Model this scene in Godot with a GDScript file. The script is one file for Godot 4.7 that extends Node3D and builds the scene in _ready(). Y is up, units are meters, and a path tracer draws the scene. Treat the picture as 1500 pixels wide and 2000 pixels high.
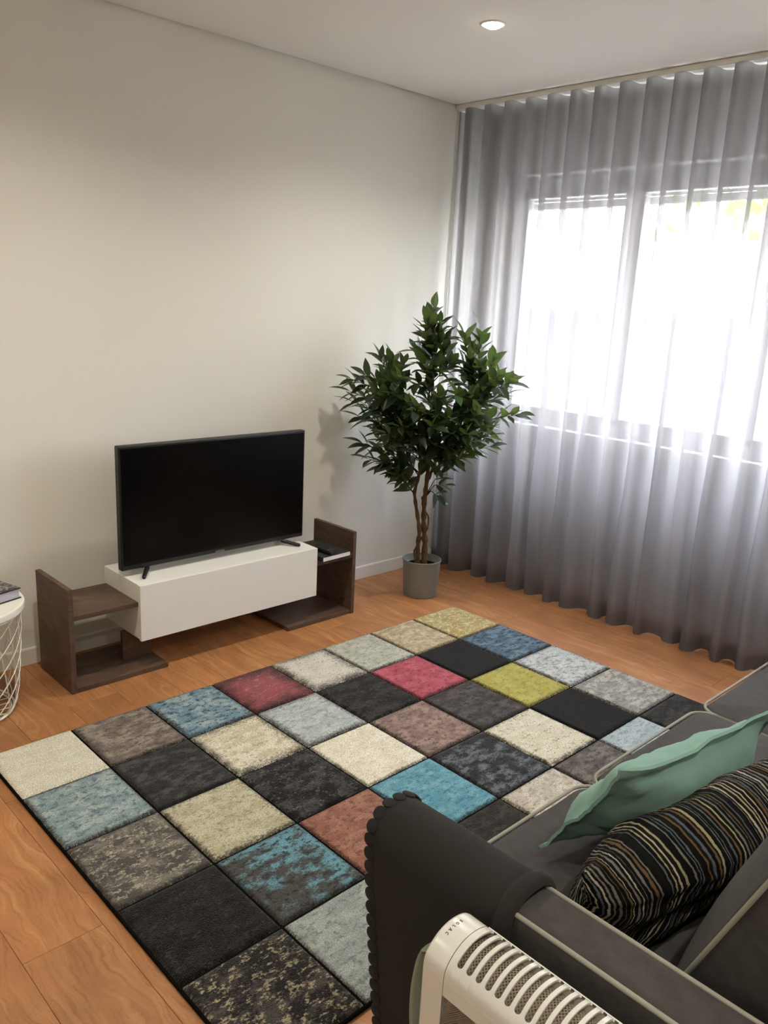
extends Node3D
# Living room corner: television wall (z = 0), curtained window wall (x = 0), room towards -x and +z.

const H := 2.5            # ceiling height
const X0 := -5.0          # wall opposite the window
const Z1 := 4.3           # wall behind the sofa

var M := {}               # materials
var rng := RandomNumberGenerator.new()
var names := {}

# ------------------------------------------------------------------ mesh collector
class MB:
	var p := PackedVector3Array()
	var n := PackedVector3Array()
	var uv := PackedVector2Array()
	var ix := PackedInt32Array()

	# adds vertices with triangles; closed pieces are turned outwards, normals are averaged over shared vertices
	func piece(v: PackedVector3Array, t: PackedVector2Array, i: PackedInt32Array, closed := true) -> void:
		var nn := PackedVector3Array()
		nn.resize(v.size())
		var vol := 0.0
		var c := Vector3.ZERO
		for q in v:
			c += q
		c /= maxf(1, v.size())
		for k in range(0, i.size(), 3):
			var a := v[i[k]]
			var b := v[i[k + 1]]
			var d := v[i[k + 2]]
			var f := (d - a).cross(b - a)
			nn[i[k]] += f
			nn[i[k + 1]] += f
			nn[i[k + 2]] += f
			vol += f.dot(a - c)
		var flip := closed and vol < 0.0
		var at := p.size()
		p.append_array(v)
		if t.size() == v.size():
			uv.append_array(t)
		else:
			var e := PackedVector2Array()
			e.resize(v.size())
			uv.append_array(e)
		for q in nn:
			var m := q.normalized()
			n.append(-m if flip else m)
		for k in range(0, i.size(), 3):
			ix.append(at + i[k])
			ix.append(at + (i[k + 2] if flip else i[k + 1]))
			ix.append(at + (i[k + 1] if flip else i[k + 2]))

	func raw(v: PackedVector3Array, nn: PackedVector3Array, t: PackedVector2Array, i: PackedInt32Array) -> void:
		var at := p.size()
		p.append_array(v)
		n.append_array(nn)
		uv.append_array(t)
		for k in range(0, i.size(), 3):
			var f := (v[i[k + 2]] - v[i[k]]).cross(v[i[k + 1]] - v[i[k]])
			var good := f.dot(nn[i[k]] + nn[i[k + 1]] + nn[i[k + 2]]) >= 0.0
			ix.append(at + i[k])
			ix.append(at + (i[k + 1] if good else i[k + 2]))
			ix.append(at + (i[k + 2] if good else i[k + 1]))

	func mesh() -> ArrayMesh:
		var a := []
		a.resize(Mesh.ARRAY_MAX)
		a[Mesh.ARRAY_VERTEX] = p
		a[Mesh.ARRAY_NORMAL] = n
		a[Mesh.ARRAY_TEX_UV] = uv
		a[Mesh.ARRAY_INDEX] = ix
		var m := ArrayMesh.new()
		m.add_surface_from_arrays(Mesh.PRIMITIVE_TRIANGLES, a)
		return m

	# box with flat faces
	func box(c: Vector3, s: Vector3) -> MB:
		var h := s / 2
		for ax in 3:
			for sg in [-1.0, 1.0]:
				var u := (ax + 1) % 3
				var w := (ax + 2) % 3
				var v := PackedVector3Array()
				var nn := PackedVector3Array()
				var t := PackedVector2Array()
				for k in 4:
					var q := Vector3.ZERO
					q[ax] = sg * h[ax]
					q[u] = h[u] * (1.0 if k == 1 or k == 2 else -1.0)
					q[w] = h[w] * (1.0 if k >= 2 else -1.0)
					v.append(c + q)
					var m := Vector3.ZERO
					m[ax] = sg
					nn.append(m)
					t.append(Vector2(q[u], q[w]))
				raw(v, nn, t, PackedInt32Array([0, 1, 2, 0, 2, 3]))
		return self

	# box with rounded edges
	func rbox(c: Vector3, s: Vector3, r: float, seg := 2) -> MB:
		var h := s / 2
		r = minf(r, minf(h.x, minf(h.y, h.z)) * 0.999)
		for ax in 3:
			for sg in [-1.0, 1.0]:
				var u := (ax + 1) % 3
				var w := (ax + 2) % 3
				var lu := []
				var lw := []
				for k in seg + 1:
					lu.append(-h[u] + r * k / seg)
					lw.append(-h[w] + r * k / seg)
				for k in seg + 1:
					lu.append(h[u] - r + r * k / seg)
					lw.append(h[w] - r + r * k / seg)
				var v := PackedVector3Array()
				var nn := PackedVector3Array()
				var t := PackedVector2Array()
				var i := PackedInt32Array()
				var m: int = lu.size()
				for a in m:
					for b in m:
						var q := Vector3.ZERO
						q[ax] = sg * h[ax]
						q[u] = lu[a]
						q[w] = lw[b]
						var k := q.clamp(-h + Vector3(r, r, r), h - Vector3(r, r, r))
						var d := (q - k).normalized()
						v.append(c + k + d * r)
						nn.append(d)
						t.append(Vector2(q[u], q[w]))
				for a in m - 1:
					for b in m - 1:
						var o: int = a * m + b
						i.append_array(PackedInt32Array([o, o + 1, o + m + 1, o, o + m + 1, o + m]))
				raw(v, nn, t, i)
		return self

	# rows of points; wraps round where asked
	func grid(rows: Array, wrap_v := false, wrap_u := false, closed := true, us := 1.0, vs := 1.0) -> MB:
		var v := PackedVector3Array()
		var t := PackedVector2Array()
		var i := PackedInt32Array()
		var nu: int = rows.size()
		var nv: int = rows[0].size()
		for a in nu:
			for b in nv:
				v.append(rows[a][b])
				t.append(Vector2(us * b / maxf(1, nv - 1), vs * a / maxf(1, nu - 1)))
		for a in (nu if wrap_u else nu - 1):
			for b in (nv if wrap_v else nv - 1):
				var a2: int = (a + 1) % nu
				var b2: int = (b + 1) % nv
				i.append_array(PackedInt32Array([a * nv + b, a * nv + b2, a2 * nv + b2, a * nv + b, a2 * nv + b2, a2 * nv + b]))
		piece(v, t, i, closed)
		return self

	func tube(path: Array, r, sides := 8, loop := false) -> MB:
		var rows := []
		var side := Vector3.ZERO
		var n_p: int = path.size()
		for k in n_p:
			var a: Vector3 = path[(k - 1 + n_p) % n_p] if loop else path[maxi(k - 1, 0)]
			var b: Vector3 = path[(k + 1) % n_p] if loop else path[mini(k + 1, n_p - 1)]
			var d := (b - a).normalized()
			if side == Vector3.ZERO:
				side = d.cross(Vector3.UP if absf(d.y) < 0.9 else Vector3.RIGHT).normalized()
			side = (side - d * side.dot(d)).normalized()
			var up := d.cross(side)
			var rad: float = r[k] if r is Array else r
			var ring := []
			for s in sides:
				var an := TAU * s / sides
				ring.append(path[k] + (side * cos(an) + up * sin(an)) * rad)
			rows.append(ring)
		if not loop:
			var first := []
			var last := []
			for s in sides:
				first.append(path[0])
				last.append(path[n_p - 1])
			rows.push_front(first)
			rows.append(last)
		grid(rows, true, loop)
		return self

	# profile of (radius, height) turned about the y axis
	func lathe(prof: Array, sides := 32, c := Vector3.ZERO, closed := true) -> MB:
		var rows := []
		for q in prof:
			var ring := []
			for s in sides:
				var an := TAU * s / sides
				ring.append(c + Vector3(cos(an) * q.x, q.y, sin(an) * q.x))
			rows.append(ring)
		grid(rows, true, false, closed)
		return self

# ------------------------------------------------------------------ nodes
func numbered(called: String) -> String:
	if not names.has(called):
		names[called] = 0
		return called
	names[called] += 1
	return "%s_%03d" % [called, names[called]]

func tag(o: Node, label: String, category: String, group := "") -> Node:
	o.set_meta("label", label)
	o.set_meta("category", category)
	if group:
		o.set_meta("group", group)
	return o

func thing(called: String, label: String, category: String, at := Vector3.ZERO, group := "") -> Node3D:
	var o := Node3D.new()
	o.name = numbered(called)
	add_child(o)
	o.position = at
	tag(o, label, category, group)
	return o

func obj(called: String, mesh: Mesh, mat: Material, parent: Node = self, at := Vector3.ZERO) -> MeshInstance3D:
	var o := MeshInstance3D.new()
	o.name = numbered(called) if parent == self else called
	o.mesh = mesh
	o.material_override = mat
	parent.add_child(o, true)
	o.position = at
	return o

func struct(called: String, mesh: Mesh, mat: Material, parent: Node = self) -> MeshInstance3D:
	var o := obj(called, mesh, mat, parent)
	if parent == self:
		o.set_meta("kind", "structure")
	return o

func part(called: String, mb: MB, mat: Material, parent: Node) -> MeshInstance3D:
	return obj(called, mb.mesh(), mat, parent)

# ------------------------------------------------------------------ textures and materials
var NZ := []    # three bands of noise as bytes, 512 x 512, tiling

func make_noise() -> void:
	for spec in [[3, 0.008, 5], [7, 0.03, 4], [11, 0.12, 3], [17, 0.4, 2]]:
		var f := FastNoiseLite.new()
		f.seed = spec[0]
		f.noise_type = FastNoiseLite.TYPE_SIMPLEX_SMOOTH
		f.frequency = spec[1]
		f.fractal_octaves = spec[2]
		var im: Image = f.get_seamless_image(512, 512, false, false, 0.15, true)
		im.convert(Image.FORMAT_L8)
		NZ.append(im.get_data())

func nz(band: int, x: float, y: float) -> float:
	return NZ[band][(posmod(int(y), 512)) * 512 + posmod(int(x), 512)] / 255.0

func tex(w: int, h: int, data: PackedByteArray) -> ImageTexture:
	return ImageTexture.create_from_image(Image.create_from_data(w, h, false, Image.FORMAT_RGB8, data))

func put(d: PackedByteArray, at: int, c: Color) -> void:
	d[at] = clampi(int(c.r * 255.0), 0, 255)
	d[at + 1] = clampi(int(c.g * 255.0), 0, 255)
	d[at + 2] = clampi(int(c.b * 255.0), 0, 255)

func mat(c: Color, rough := 0.7, spec := 0.5) -> StandardMaterial3D:
	var m := StandardMaterial3D.new()
	m.albedo_color = c
	m.roughness = rough
	m.metallic_specular = spec
	return m

func relief(m: StandardMaterial3D, t: Texture2D, depth: float) -> StandardMaterial3D:
	m.heightmap_enabled = true
	m.heightmap_texture = t
	m.heightmap_scale = depth
	return m

# wood with the grain along u
func wood_texture(w: int, h: int, sd: int, pale: Color, mid: Color, dark: Color, stretch: float, knots: int) -> ImageTexture:
	var r := RandomNumberGenerator.new()
	r.seed = sd
	var ox := r.randi_range(0, 500)
	var oy := r.randi_range(0, 500)
	var ks := []
	for k in knots:
		ks.append([r.randf() * w, r.randf() * h, r.randf_range(6, 16)])
	var tint := r.randf_range(-0.08, 0.08)
	var d := PackedByteArray()
	d.resize(w * h * 3)
	for y in h:
		for x in w:
			var warp := (nz(0, x * 0.55 + ox, y * 0.8 + oy) - 0.5) * 34.0
			var yy := y + warp
			for k in ks:
				var dx: float = (x - k[0]) / 3.0
				var dy: float = y - k[1]
				var q: float = exp(-(dx * dx + dy * dy) / (k[2] * k[2] * 2.0))
				yy += q * 18.0
			var g := nz(2, x / stretch + ox, yy * 1.6 + oy)
			var g2 := nz(1, x / (stretch * 0.6) + oy, yy * 1.4 + ox)
			var f := nz(3, x / 5.0 + ox, y * 1.3)
			var c := mid.lerp(pale, clampf((g2 - 0.45) * 2.2, 0, 1))
			c = c.lerp(dark, clampf((g - 0.50) * 1.5, 0, 0.55))
			c = c.lerp(dark, clampf((f - 0.62) * 0.8, 0, 0.25))
			var b := 1.0 + tint + (nz(0, x + oy, y + ox) - 0.5) * 0.16
			put(d, (y * w + x) * 3, Color(c.r * b, c.g * b, c.b * b))
	return tex(w, h, d)

# one dyed square of the rug; a, b, c are its colours, s how blotchy it is, e how far the dark dye creeps in from the edge
func rug_texture(sd: int, a: Color, b: Color, c: Color, s: float, e: float, slant: float) -> ImageTexture:
	var n := 192
	var r := RandomNumberGenerator.new()
	r.seed = sd
	var ox := r.randi_range(0, 511)
	var oy := r.randi_range(0, 511)
	var dark := Color(0.10, 0.09, 0.085)
	a.s *= 0.72
	b.s *= 0.72
	c.s *= 0.78
	var d := PackedByteArray()
	d.resize(n * n * 3)
	for y in n:
		for x in n:
			var lo := nz(1, x * 0.45 + ox, y * 0.9 + oy)
			var mi := nz(2, x * 0.8 + oy, y * 1.5 + ox)
			var hi := nz(3, x * 0.8 + ox, y * 1.0 + oy)
			var k := clampf((lo - 0.5) * 3.0 + (mi - 0.5) * 1.8 + slant * (x - y) / n + 0.5, 0, 1)
			var col := a.lerp(b, k * s)
			var l2 := nz(1, x * 1.1 + oy, y * 2.0 + ox)
			var q := clampf((l2 * 0.6 + mi * 0.4 - lerpf(0.80, 0.55, s)) * 8.0 + (hi - 0.5) * 1.6, 0, 1)
			col = col.lerp(c, q * s * 0.8)
			var edge: float = minf(minf(x, n - 1 - x), minf(y, n - 1 - y)) / n
			var cr := clampf(1.0 - edge / maxf(0.001, e * (0.3 + 1.6 * mi)), 0, 1)
			if hi + lo * 0.5 > 0.62:
				col = col.lerp(dark, cr * 0.75)
			var g := 0.72 + 0.50 * hi + r.randf_range(-0.09, 0.09)
			put(d, (y * n + x) * 3, Color(col.r * g, col.g * g, col.b * g))
	return tex(n, n, d)

func grain_texture(n: int, band: int, sx: float, sy: float, lo: Color, hi: Color, gain := 1.0) -> ImageTexture:
	var d := PackedByteArray()
	d.resize(n * n * 3)
	for y in n:
		for x in n:
			var k := clampf((nz(band, x * sx, y * sy) - 0.5) * gain + 0.5, 0, 1)
			put(d, (y * n + x) * 3, lo.lerp(hi, k))
	return tex(n, n, d)

# bands of uneven width across v, bent by noise
func stripe_texture() -> ImageTexture:
	var w := 256
	var h := 512
	var r := RandomNumberGenerator.new()
	r.seed = 77
	var ink := [Color(0.06, 0.055, 0.05), Color(0.05, 0.05, 0.055), Color(0.62, 0.59, 0.52), Color(0.40, 0.39, 0.37), Color(0.08, 0.075, 0.07), Color(0.55, 0.52, 0.40), Color(0.30, 0.33, 0.36), Color(0.36, 0.29, 0.20)]
	var line := []
	while line.size() < h:
		var dark: bool = line.is_empty() or line[-1].v > 0.2 or r.randf() < 0.15
		var c: Color = ink[[0, 1, 4][r.randi_range(0, 2)]] if dark else ink[[2, 3, 5, 2, 3, 6, 7][r.randi_range(0, 6)]]
		for k in (r.randi_range(3, 9) if dark else r.randi_range(2, 6)):
			line.append(c)
	var d := PackedByteArray()
	d.resize(w * h * 3)
	for y in h:
		for x in w:
			var s := int(y + (nz(0, x * 1.2, y * 0.4) - 0.5) * 22.0 + (nz(2, x * 0.5, y * 0.5) - 0.5) * 4.0)
			put(d, (y * w + x) * 3, line[posmod(s, h)])
	return tex(w, h, d)

func hole_texture() -> ImageTexture:
	# diamond perforations: alpha 0 in the holes
	var n := 64
	var im := Image.create(n, n, false, Image.FORMAT_RGBA8)
	for y in n:
		for x in n:
			var u := fposmod(x / 32.0 + y / 32.0, 1.0) - 0.5
			var v := fposmod(x / 32.0 - y / 32.0, 1.0) - 0.5
			im.set_pixel(x, y, Color(1, 1, 1, 0.0 if maxf(absf(u), absf(v)) < 0.33 else 1.0))
	return ImageTexture.create_from_image(im)

func page_texture() -> ImageTexture:
	# a grey printed photograph of pebble-like blotches on the book cover
	var n := 128
	var d := PackedByteArray()
	d.resize(n * n * 3)
	for y in n:
		for x in n:
			var k := clampf((nz(1, x * 2.0, y * 2.0) - 0.42) * 5.0, 0, 1)
			var q := nz(2, x, y)
			put(d, (y * n + x) * 3, Color(0.20, 0.19, 0.20).lerp(Color(0.62, 0.60, 0.58), k * q * 1.5))
	return tex(n, n, d)

func make_materials() -> void:
	make_noise()
	var plaster := grain_texture(256, 2, 1, 1, Color(0.4, 0.4, 0.4), Color(0.6, 0.6, 0.6))
	M.wall = relief(mat(Color(0.885, 0.875, 0.835), 0.9, 0.2), plaster, 0.05)
	M.wall.uv1_triplanar = true
	M.wall.uv1_scale = Vector3(2.5, 2.5, 2.5)
	M.ceiling = mat(Color(0.90, 0.885, 0.855), 0.95, 0.2)
	M.trim = mat(Color(0.90, 0.89, 0.86), 0.45, 0.5)
	M.planks = []
	for k in 8:
		var t := wood_texture(640, 104, 100 + k, Color(0.71, 0.515, 0.335), Color(0.63, 0.425, 0.26), Color(0.50, 0.32, 0.185), 16.0, 2)
		var m := mat(Color.WHITE, 0.42, 0.45)
		m.albedo_texture = t
		M.planks.append(m)
	M.subfloor = mat(Color(0.20, 0.12, 0.07), 0.9)
	var wal := wood_texture(512, 256, 9, Color(0.40, 0.32, 0.265), Color(0.335, 0.26, 0.21), Color(0.225, 0.165, 0.13), 14.0, 2)
	M.walnut = mat(Color.WHITE, 0.5, 0.4)
	M.walnut.albedo_texture = wal
	M.walnut.uv1_triplanar = true
	M.walnut.uv1_scale = Vector3(1.4, 1.4, 1.4)
	M.white_board = mat(Color(0.90, 0.89, 0.86), 0.4, 0.5)
	M.black_gloss = mat(Color(0.010, 0.010, 0.011), 0.22, 0.36)
	M.black_plastic = mat(Color(0.035, 0.035, 0.037), 0.42, 0.5)
	M.logo = mat(Color(0.62, 0.62, 0.63), 0.4, 0.5)
	M.rubber = mat(Color(0.09, 0.09, 0.095), 0.7)
	M.rubber_pale = mat(Color(0.30, 0.30, 0.31), 0.6)
	M.paper = relief(mat(Color(0.90, 0.89, 0.89), 0.9, 0.2), grain_texture(128, 3, 0.2, 2.0, Color(0.2, 0.2, 0.2), Color.WHITE), 0.03)
	M.paper_grey = mat(Color(0.72, 0.71, 0.76), 0.9, 0.2)
	M.notebook = mat(Color(0.13, 0.135, 0.13), 0.6)
	M.book_cover = mat(Color.WHITE, 0.5)
	M.book_cover.albedo_texture = page_texture()
	M.book_edge = mat(Color(0.06, 0.06, 0.065), 0.5)
	M.wire = mat(Color(0.88, 0.87, 0.82), 0.4, 0.5)
	M.pot = relief(mat(Color(0.49, 0.485, 0.47), 0.6, 0.4), plaster, 0.03)
	M.soil = relief(mat(Color(0.10, 0.075, 0.06), 1.0, 0.1), grain_texture(128, 2, 1, 1, Color.BLACK, Color.WHITE), 1.0)
	var bark := grain_texture(256, 2, 1.6, 0.35, Color(0.26, 0.19, 0.13), Color(0.56, 0.45, 0.33), 2.0)
	M.bark = relief(mat(Color.WHITE, 0.85, 0.2), bark, 0.5)
	M.bark.albedo_texture = bark
	M.bark.uv1_scale = Vector3(1, 2, 1)
	M.twig = mat(Color(0.24, 0.17, 0.10), 0.8, 0.2)
	M.leaves = []
	for c in [Color(0.095, 0.15, 0.105), Color(0.12, 0.185, 0.125), Color(0.085, 0.125, 0.10), Color(0.19, 0.29, 0.13)]:
		var l := mat(c, 0.38, 0.5)
		l.backlight_enabled = true
		l.backlight = Color(0.35, 0.42, 0.2)
		M.leaves.append(l)
	M.sheer = mat(Color(0.375, 0.36, 0.36, 0.79), 0.9, 0.2)
	M.sheer.transparency = BaseMaterial3D.TRANSPARENCY_ALPHA
	M.sheer.cull_mode = BaseMaterial3D.CULL_DISABLED
	M.sheer.backlight_enabled = true
	M.sheer.backlight = Color(0.50, 0.485, 0.485)
	M.pvc = mat(Color(0.88, 0.88, 0.88), 0.35, 0.5)
	M.handle_grey = mat(Color(0.42, 0.42, 0.43), 0.4)
	M.shutter = mat(Color(0.62, 0.61, 0.58), 0.6)
	M.glass = mat(Color(1, 1, 1, 0.04), 0.0, 0.5)
	M.glass.transparency = BaseMaterial3D.TRANSPARENCY_ALPHA
	M.lamp = mat(Color(1, 1, 1), 0.5)
	M.lamp.emission_enabled = true
	M.lamp.emission = Color(1.0, 0.95, 0.86)
	M.lamp.emission_energy_multiplier = 40.0
	var weave := grain_texture(256, 3, 1.0, 1.0, Color.BLACK, Color.WHITE)
	M.sofa = relief(mat(Color(0.30, 0.29, 0.285), 0.92, 0.25), weave, 0.06)
	M.sofa.uv1_triplanar = true
	M.sofa.uv1_scale = Vector3(3, 3, 3)
	M.sofa.albedo_texture = grain_texture(256, 1, 1.0, 1.0, Color(0.86, 0.86, 0.86), Color(1, 1, 1))
	M.sofa.rim_enabled = true
	M.sofa.rim = 0.35
	M.sofa.rim_tint = 0.6
	M.piping = mat(Color(0.60, 0.59, 0.55), 0.8, 0.2)
	M.cover = relief(mat(Color(0.18, 0.176, 0.172), 0.95, 0.2), weave, 0.05)
	M.cover.uv1_triplanar = true
	M.cover.uv1_scale = Vector3(3, 3, 3)
	M.cover.rim_enabled = true
	M.cover.rim = 0.35
	M.cover.rim_tint = 0.6
	M.teal = relief(mat(Color(0.50, 0.635, 0.59), 0.9, 0.2), weave, 0.05)
	M.teal.uv1_triplanar = true
	M.teal.uv1_scale = Vector3(4, 4, 4)
	M.teal.rim_enabled = true
	M.teal.rim = 0.4
	M.teal.rim_tint = 0.5
	M.striped = mat(Color.WHITE, 0.9, 0.2)
	M.striped.albedo_texture = stripe_texture()
	M.heater = mat(Color(0.86, 0.86, 0.835), 0.22, 0.5)
	M.heater_handle = mat(Color(0.55, 0.59, 0.53), 0.3, 0.5)
	M.heater_ink = mat(Color(0.16, 0.15, 0.13), 0.6)
	M.heater_fins = mat(Color(0.55, 0.54, 0.52), 0.45)
	M.heater_fins.metallic = 0.6
	M.grille = mat(Color(0.50, 0.46, 0.40), 0.5, 0.5)
	M.grille.albedo_texture = hole_texture()
	M.grille.transparency = BaseMaterial3D.TRANSPARENCY_ALPHA_SCISSOR
	M.grille.alpha_scissor_threshold = 0.5
	M.grille.cull_mode = BaseMaterial3D.CULL_DISABLED
	M.rug_base = mat(Color(0.075, 0.07, 0.068), 1.0, 0.1)
	M.pile = grain_texture(256, 3, 1.0, 1.0, Color.BLACK, Color.WHITE)
	M.pavement = mat(Color(0.52, 0.505, 0.48), 0.9)
	M.facade = mat(Color(0.85, 0.82, 0.76), 0.9)
	M.tree_bark = mat(Color(0.36, 0.29, 0.22), 0.9)
	M.tree_leaf = mat(Color(0.42, 0.54, 0.16), 0.6)
	M.tree_leaf.backlight_enabled = true
	M.tree_leaf.backlight = Color(0.7, 0.8, 0.3)

# ------------------------------------------------------------------ scene
func _ready() -> void:
	rng.seed = 4
	# camera
	var cam := Camera3D.new()
	cam.name = "camera"
	cam.fov = rad_to_deg(2.0 * atan(1000.0 / 1607.7))
	cam.near = 0.02
	cam.transform = Transform3D(Basis(Vector3(0.72393489, 0.04808321, 0.68819059), Vector3(0.13825628, 0.96721738, -0.2130158), -Vector3(0.67587238, -0.24935624, -0.6935546)).orthonormalized(), Vector3(-3.79692, 1.49773, 3.18036))
	add_child(cam)
	cam.current = true
	# sky: a bright overcast day
	var sm := ProceduralSkyMaterial.new()
	sm.sky_top_color = Color(0.86, 0.90, 0.97)
	sm.sky_horizon_color = Color(0.98, 0.98, 0.98)
	sm.ground_horizon_color = Color(0.90, 0.89, 0.87)
	sm.ground_bottom_color = Color(0.62, 0.60, 0.57)
	sm.sky_energy_multiplier = 6.4
	sm.ground_energy_multiplier = 1.8
	var sky := Sky.new()
	sky.sky_material = sm
	var env := Environment.new()
	env.background_mode = Environment.BG_SKY
	env.sky = sky
	env.tonemap_mode = Environment.TONE_MAPPER_LINEAR
	env.tonemap_exposure = 0.9
	env.sdfgi_enabled = true
	env.ssao_enabled = true
	env.ssil_enabled = true
	var we := WorldEnvironment.new()
	we.name = "environment"
	we.environment = env
	add_child(we)

	make_materials()
	build_room()
	build_window()
	build_lamps()
	build_outdoors()
	build_curtain()
	build_console()
	build_television()
	build_shelf_items()
	build_basket()
	build_rug()
	build_sofa()
	build_cover()
	build_pillows()
	build_heater()
	build_tree()

# ------------------------------------------------------------------ room
func build_room() -> void:
	var floor_node := Node3D.new()
	floor_node.name = "floor"
	add_child(floor_node)
	floor_node.set_meta("kind", "structure")
	floor_node.set_meta("label", "warm orange oak laminate floor of boards running towards the television wall")
	part("subfloor", MB.new().box(Vector3((X0 - 0.2) / 2 + 0.1, -0.06, Z1 / 2), Vector3(-X0 + 0.4, 0.1, Z1 + 0.4)), M.subfloor, floor_node)
	# boards: one mesh for each length, eight grains
	var w := 0.192
	var shapes := {}
	var row := 0
	var x := X0 + 0.001
	while x < -0.002:
		var ww := minf(w, -x)
		var z: float = -0.0
		var first := [0.45, 1.05, 0.75, 0.25, 0.9, 0.6][row % 6] as float
		while z < Z1 - 0.01:
			var l := minf(first if z == 0.0 else 1.29, Z1 - z)
			var key := "%.3f_%.3f" % [ww, l]
			if not shapes.has(key):
				shapes[key] = plank_mesh(ww, l)
			var o := obj("plank", shapes[key], M.planks[rng.randi_range(0, 7)], floor_node, Vector3(x + ww / 2, 0, z + l / 2))
			if rng.randf() < 0.5:
				o.rotation.y = PI
			z += l
		x += ww
		row += 1
	# walls with thickness; the window wall is pieced round its opening
	struct("wall_television", MB.new().box(Vector3((X0 - 0.2 + 0.3) / 2, 1.28, -0.1), Vector3(-X0 + 0.5, 2.76, 0.2)).mesh(), M.wall)
	struct("wall_left", MB.new().box(Vector3(X0 - 0.1, 1.28, Z1 / 2), Vector3(0.2, 2.76, Z1)).mesh(), M.wall)
	struct("wall_rear", MB.new().box(Vector3((X0 - 0.2 + 0.3) / 2, 1.28, Z1 + 0.1), Vector3(-X0 + 0.5, 2.76, 0.2)).mesh(), M.wall)
	var ww2 := MB.new()
	ww2.box(Vector3(0.15, 0.37, Z1 / 2), Vector3(0.3, 0.94, Z1))                       # under the window
	ww2.box(Vector3(0.15, 2.42, Z1 / 2), Vector3(0.3, 0.48, Z1))                       # over it
	ww2.box(Vector3(0.15, 1.51, 0.055), Vector3(0.3, 1.34, 0.11))
	ww2.box(Vector3(0.15, 1.51, (3.05 + Z1) / 2), Vector3(0.3, 1.34, Z1 - 3.05))
	struct("wall_window", ww2.mesh(), M.wall)
	# ceiling, stopping short of the television wall to leave a shadow gap
	var ce := MB.new()
	ce.box(Vector3(X0 / 2, H + 0.02, (Z1 + 0.014) / 2), Vector3(-X0, 0.04, Z1 - 0.014))
	ce.box(Vector3(X0 / 2 + 0.05, H + 0.09, Z1 / 2), Vector3(-X0 + 0.5, 0.10, Z1 + 0.4))
	struct("ceiling", ce.mesh(), M.ceiling)
	# skirting
	struct("baseboard_television", skirting(Vector3(X0, 0, 0), Vector3(0, 0, 0), Vector3(0, 0, 1)), M.trim)
	struct("baseboard_window", skirting(Vector3(0, 0, 0.012), Vector3(0, 0, Z1), Vector3(-1, 0, 0)), M.trim)
	struct("baseboard_left", skirting(Vector3(X0, 0, 0.012), Vector3(X0, 0, Z1), Vector3(1, 0, 0)), M.trim)
	struct("baseboard_rear", skirting(Vector3(X0 + 0.012, 0, Z1), Vector3(-0.012, 0, Z1), Vector3(0, 0, -1)), M.trim)

func plank_mesh(w: float, l: float) -> Mesh:
	var c := 0.0007
	var v := PackedVector3Array()
	var t := PackedVector2Array()
	var nn := PackedVector3Array()
	var i := PackedInt32Array()
	var hx := w / 2 - 0.0004
	var hz := l / 2 - 0.0004
	var mb := MB.new()
	var u0 := 0.0
	var u1 := l / 1.29
	var v1 := w / 0.192
	# top
	var top := [Vector3(-hx + c, 0, -hz + c), Vector3(hx - c, 0, -hz + c), Vector3(hx - c, 0, hz - c), Vector3(-hx + c, 0, hz - c)]
	var low := [Vector3(-hx, -0.0006, -hz), Vector3(hx, -0.0006, -hz), Vector3(hx, -0.0006, hz), Vector3(-hx, -0.0006, hz)]
	var bot := [Vector3(-hx, -0.009, -hz), Vector3(hx, -0.009, -hz), Vector3(hx, -0.009, hz), Vector3(-hx, -0.009, hz)]
	for q in top:
		v.append(q)
		nn.append(Vector3.UP)
	i.append_array(PackedInt32Array([0, 1, 2, 0, 2, 3]))
	for k in 4:
		var k2 := (k + 1) % 4
		for pair in [[top, low], [low, bot]]:
			var at := v.size()
			var quad := [pair[0][k], pair[0][k2], pair[1][k2], pair[1][k]]
			var m := Vector3((quad[0].x + quad[1].x) / (2 * hx), 0, (quad[0].z + quad[1].z) / (2 * hz))
			m = Vector3(signf(m.x) if absf(m.x) > 0.5 else 0.0, 0, signf(m.z) if absf(m.z) > 0.5 else 0.0)
			m = (m + (Vector3.UP if pair[0] == top else Vector3.ZERO)).normalized()
			for q in quad:
				v.append(q)
				nn.append(m)
			i.append_array(PackedInt32Array([at, at + 1, at + 2, at, at + 2, at + 3]))
	for q in v:
		t.append(Vector2(lerpf(u0, u1, (q.z + hz) / (2 * hz)), v1 * (q.x + hx) / (2 * hx)))
	mb.raw(v, nn, t, i)
	return mb.mesh()

func skirting(a: Vector3, b: Vector3, out: Vector3) -> Mesh:
	var prof := [Vector2(0.001, 0.0), Vector2(0.012, 0.0), Vector2(0.012, 0.064), Vector2(0.0095, 0.069), Vector2(0.001, 0.070)]
	var rows := []
	for e in [a, b]:
		var r := []
		for q in prof:
			r.append(e + out * q.x + Vector3.UP * q.y)
		rows.append(r)
	var mb := MB.new()
	for k in prof.size() - 1:
		mb.grid([[rows[0][k], rows[0][k + 1]], [rows[1][k], rows[1][k + 1]]], false, false, false)
	# turn every normal to the room
	var m := MB.new()
	for k in range(0, mb.p.size(), 4):
		var nn := mb.n[k]
		if nn.dot(out) + nn.y * 0.5 < 0:
			nn = -nn
		m.raw(mb.p.slice(k, k + 4), PackedVector3Array([nn, nn, nn, nn]), mb.uv.slice(k, k + 4), PackedInt32Array([0, 1, 3, 0, 3, 2]))
	return m.mesh()

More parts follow.
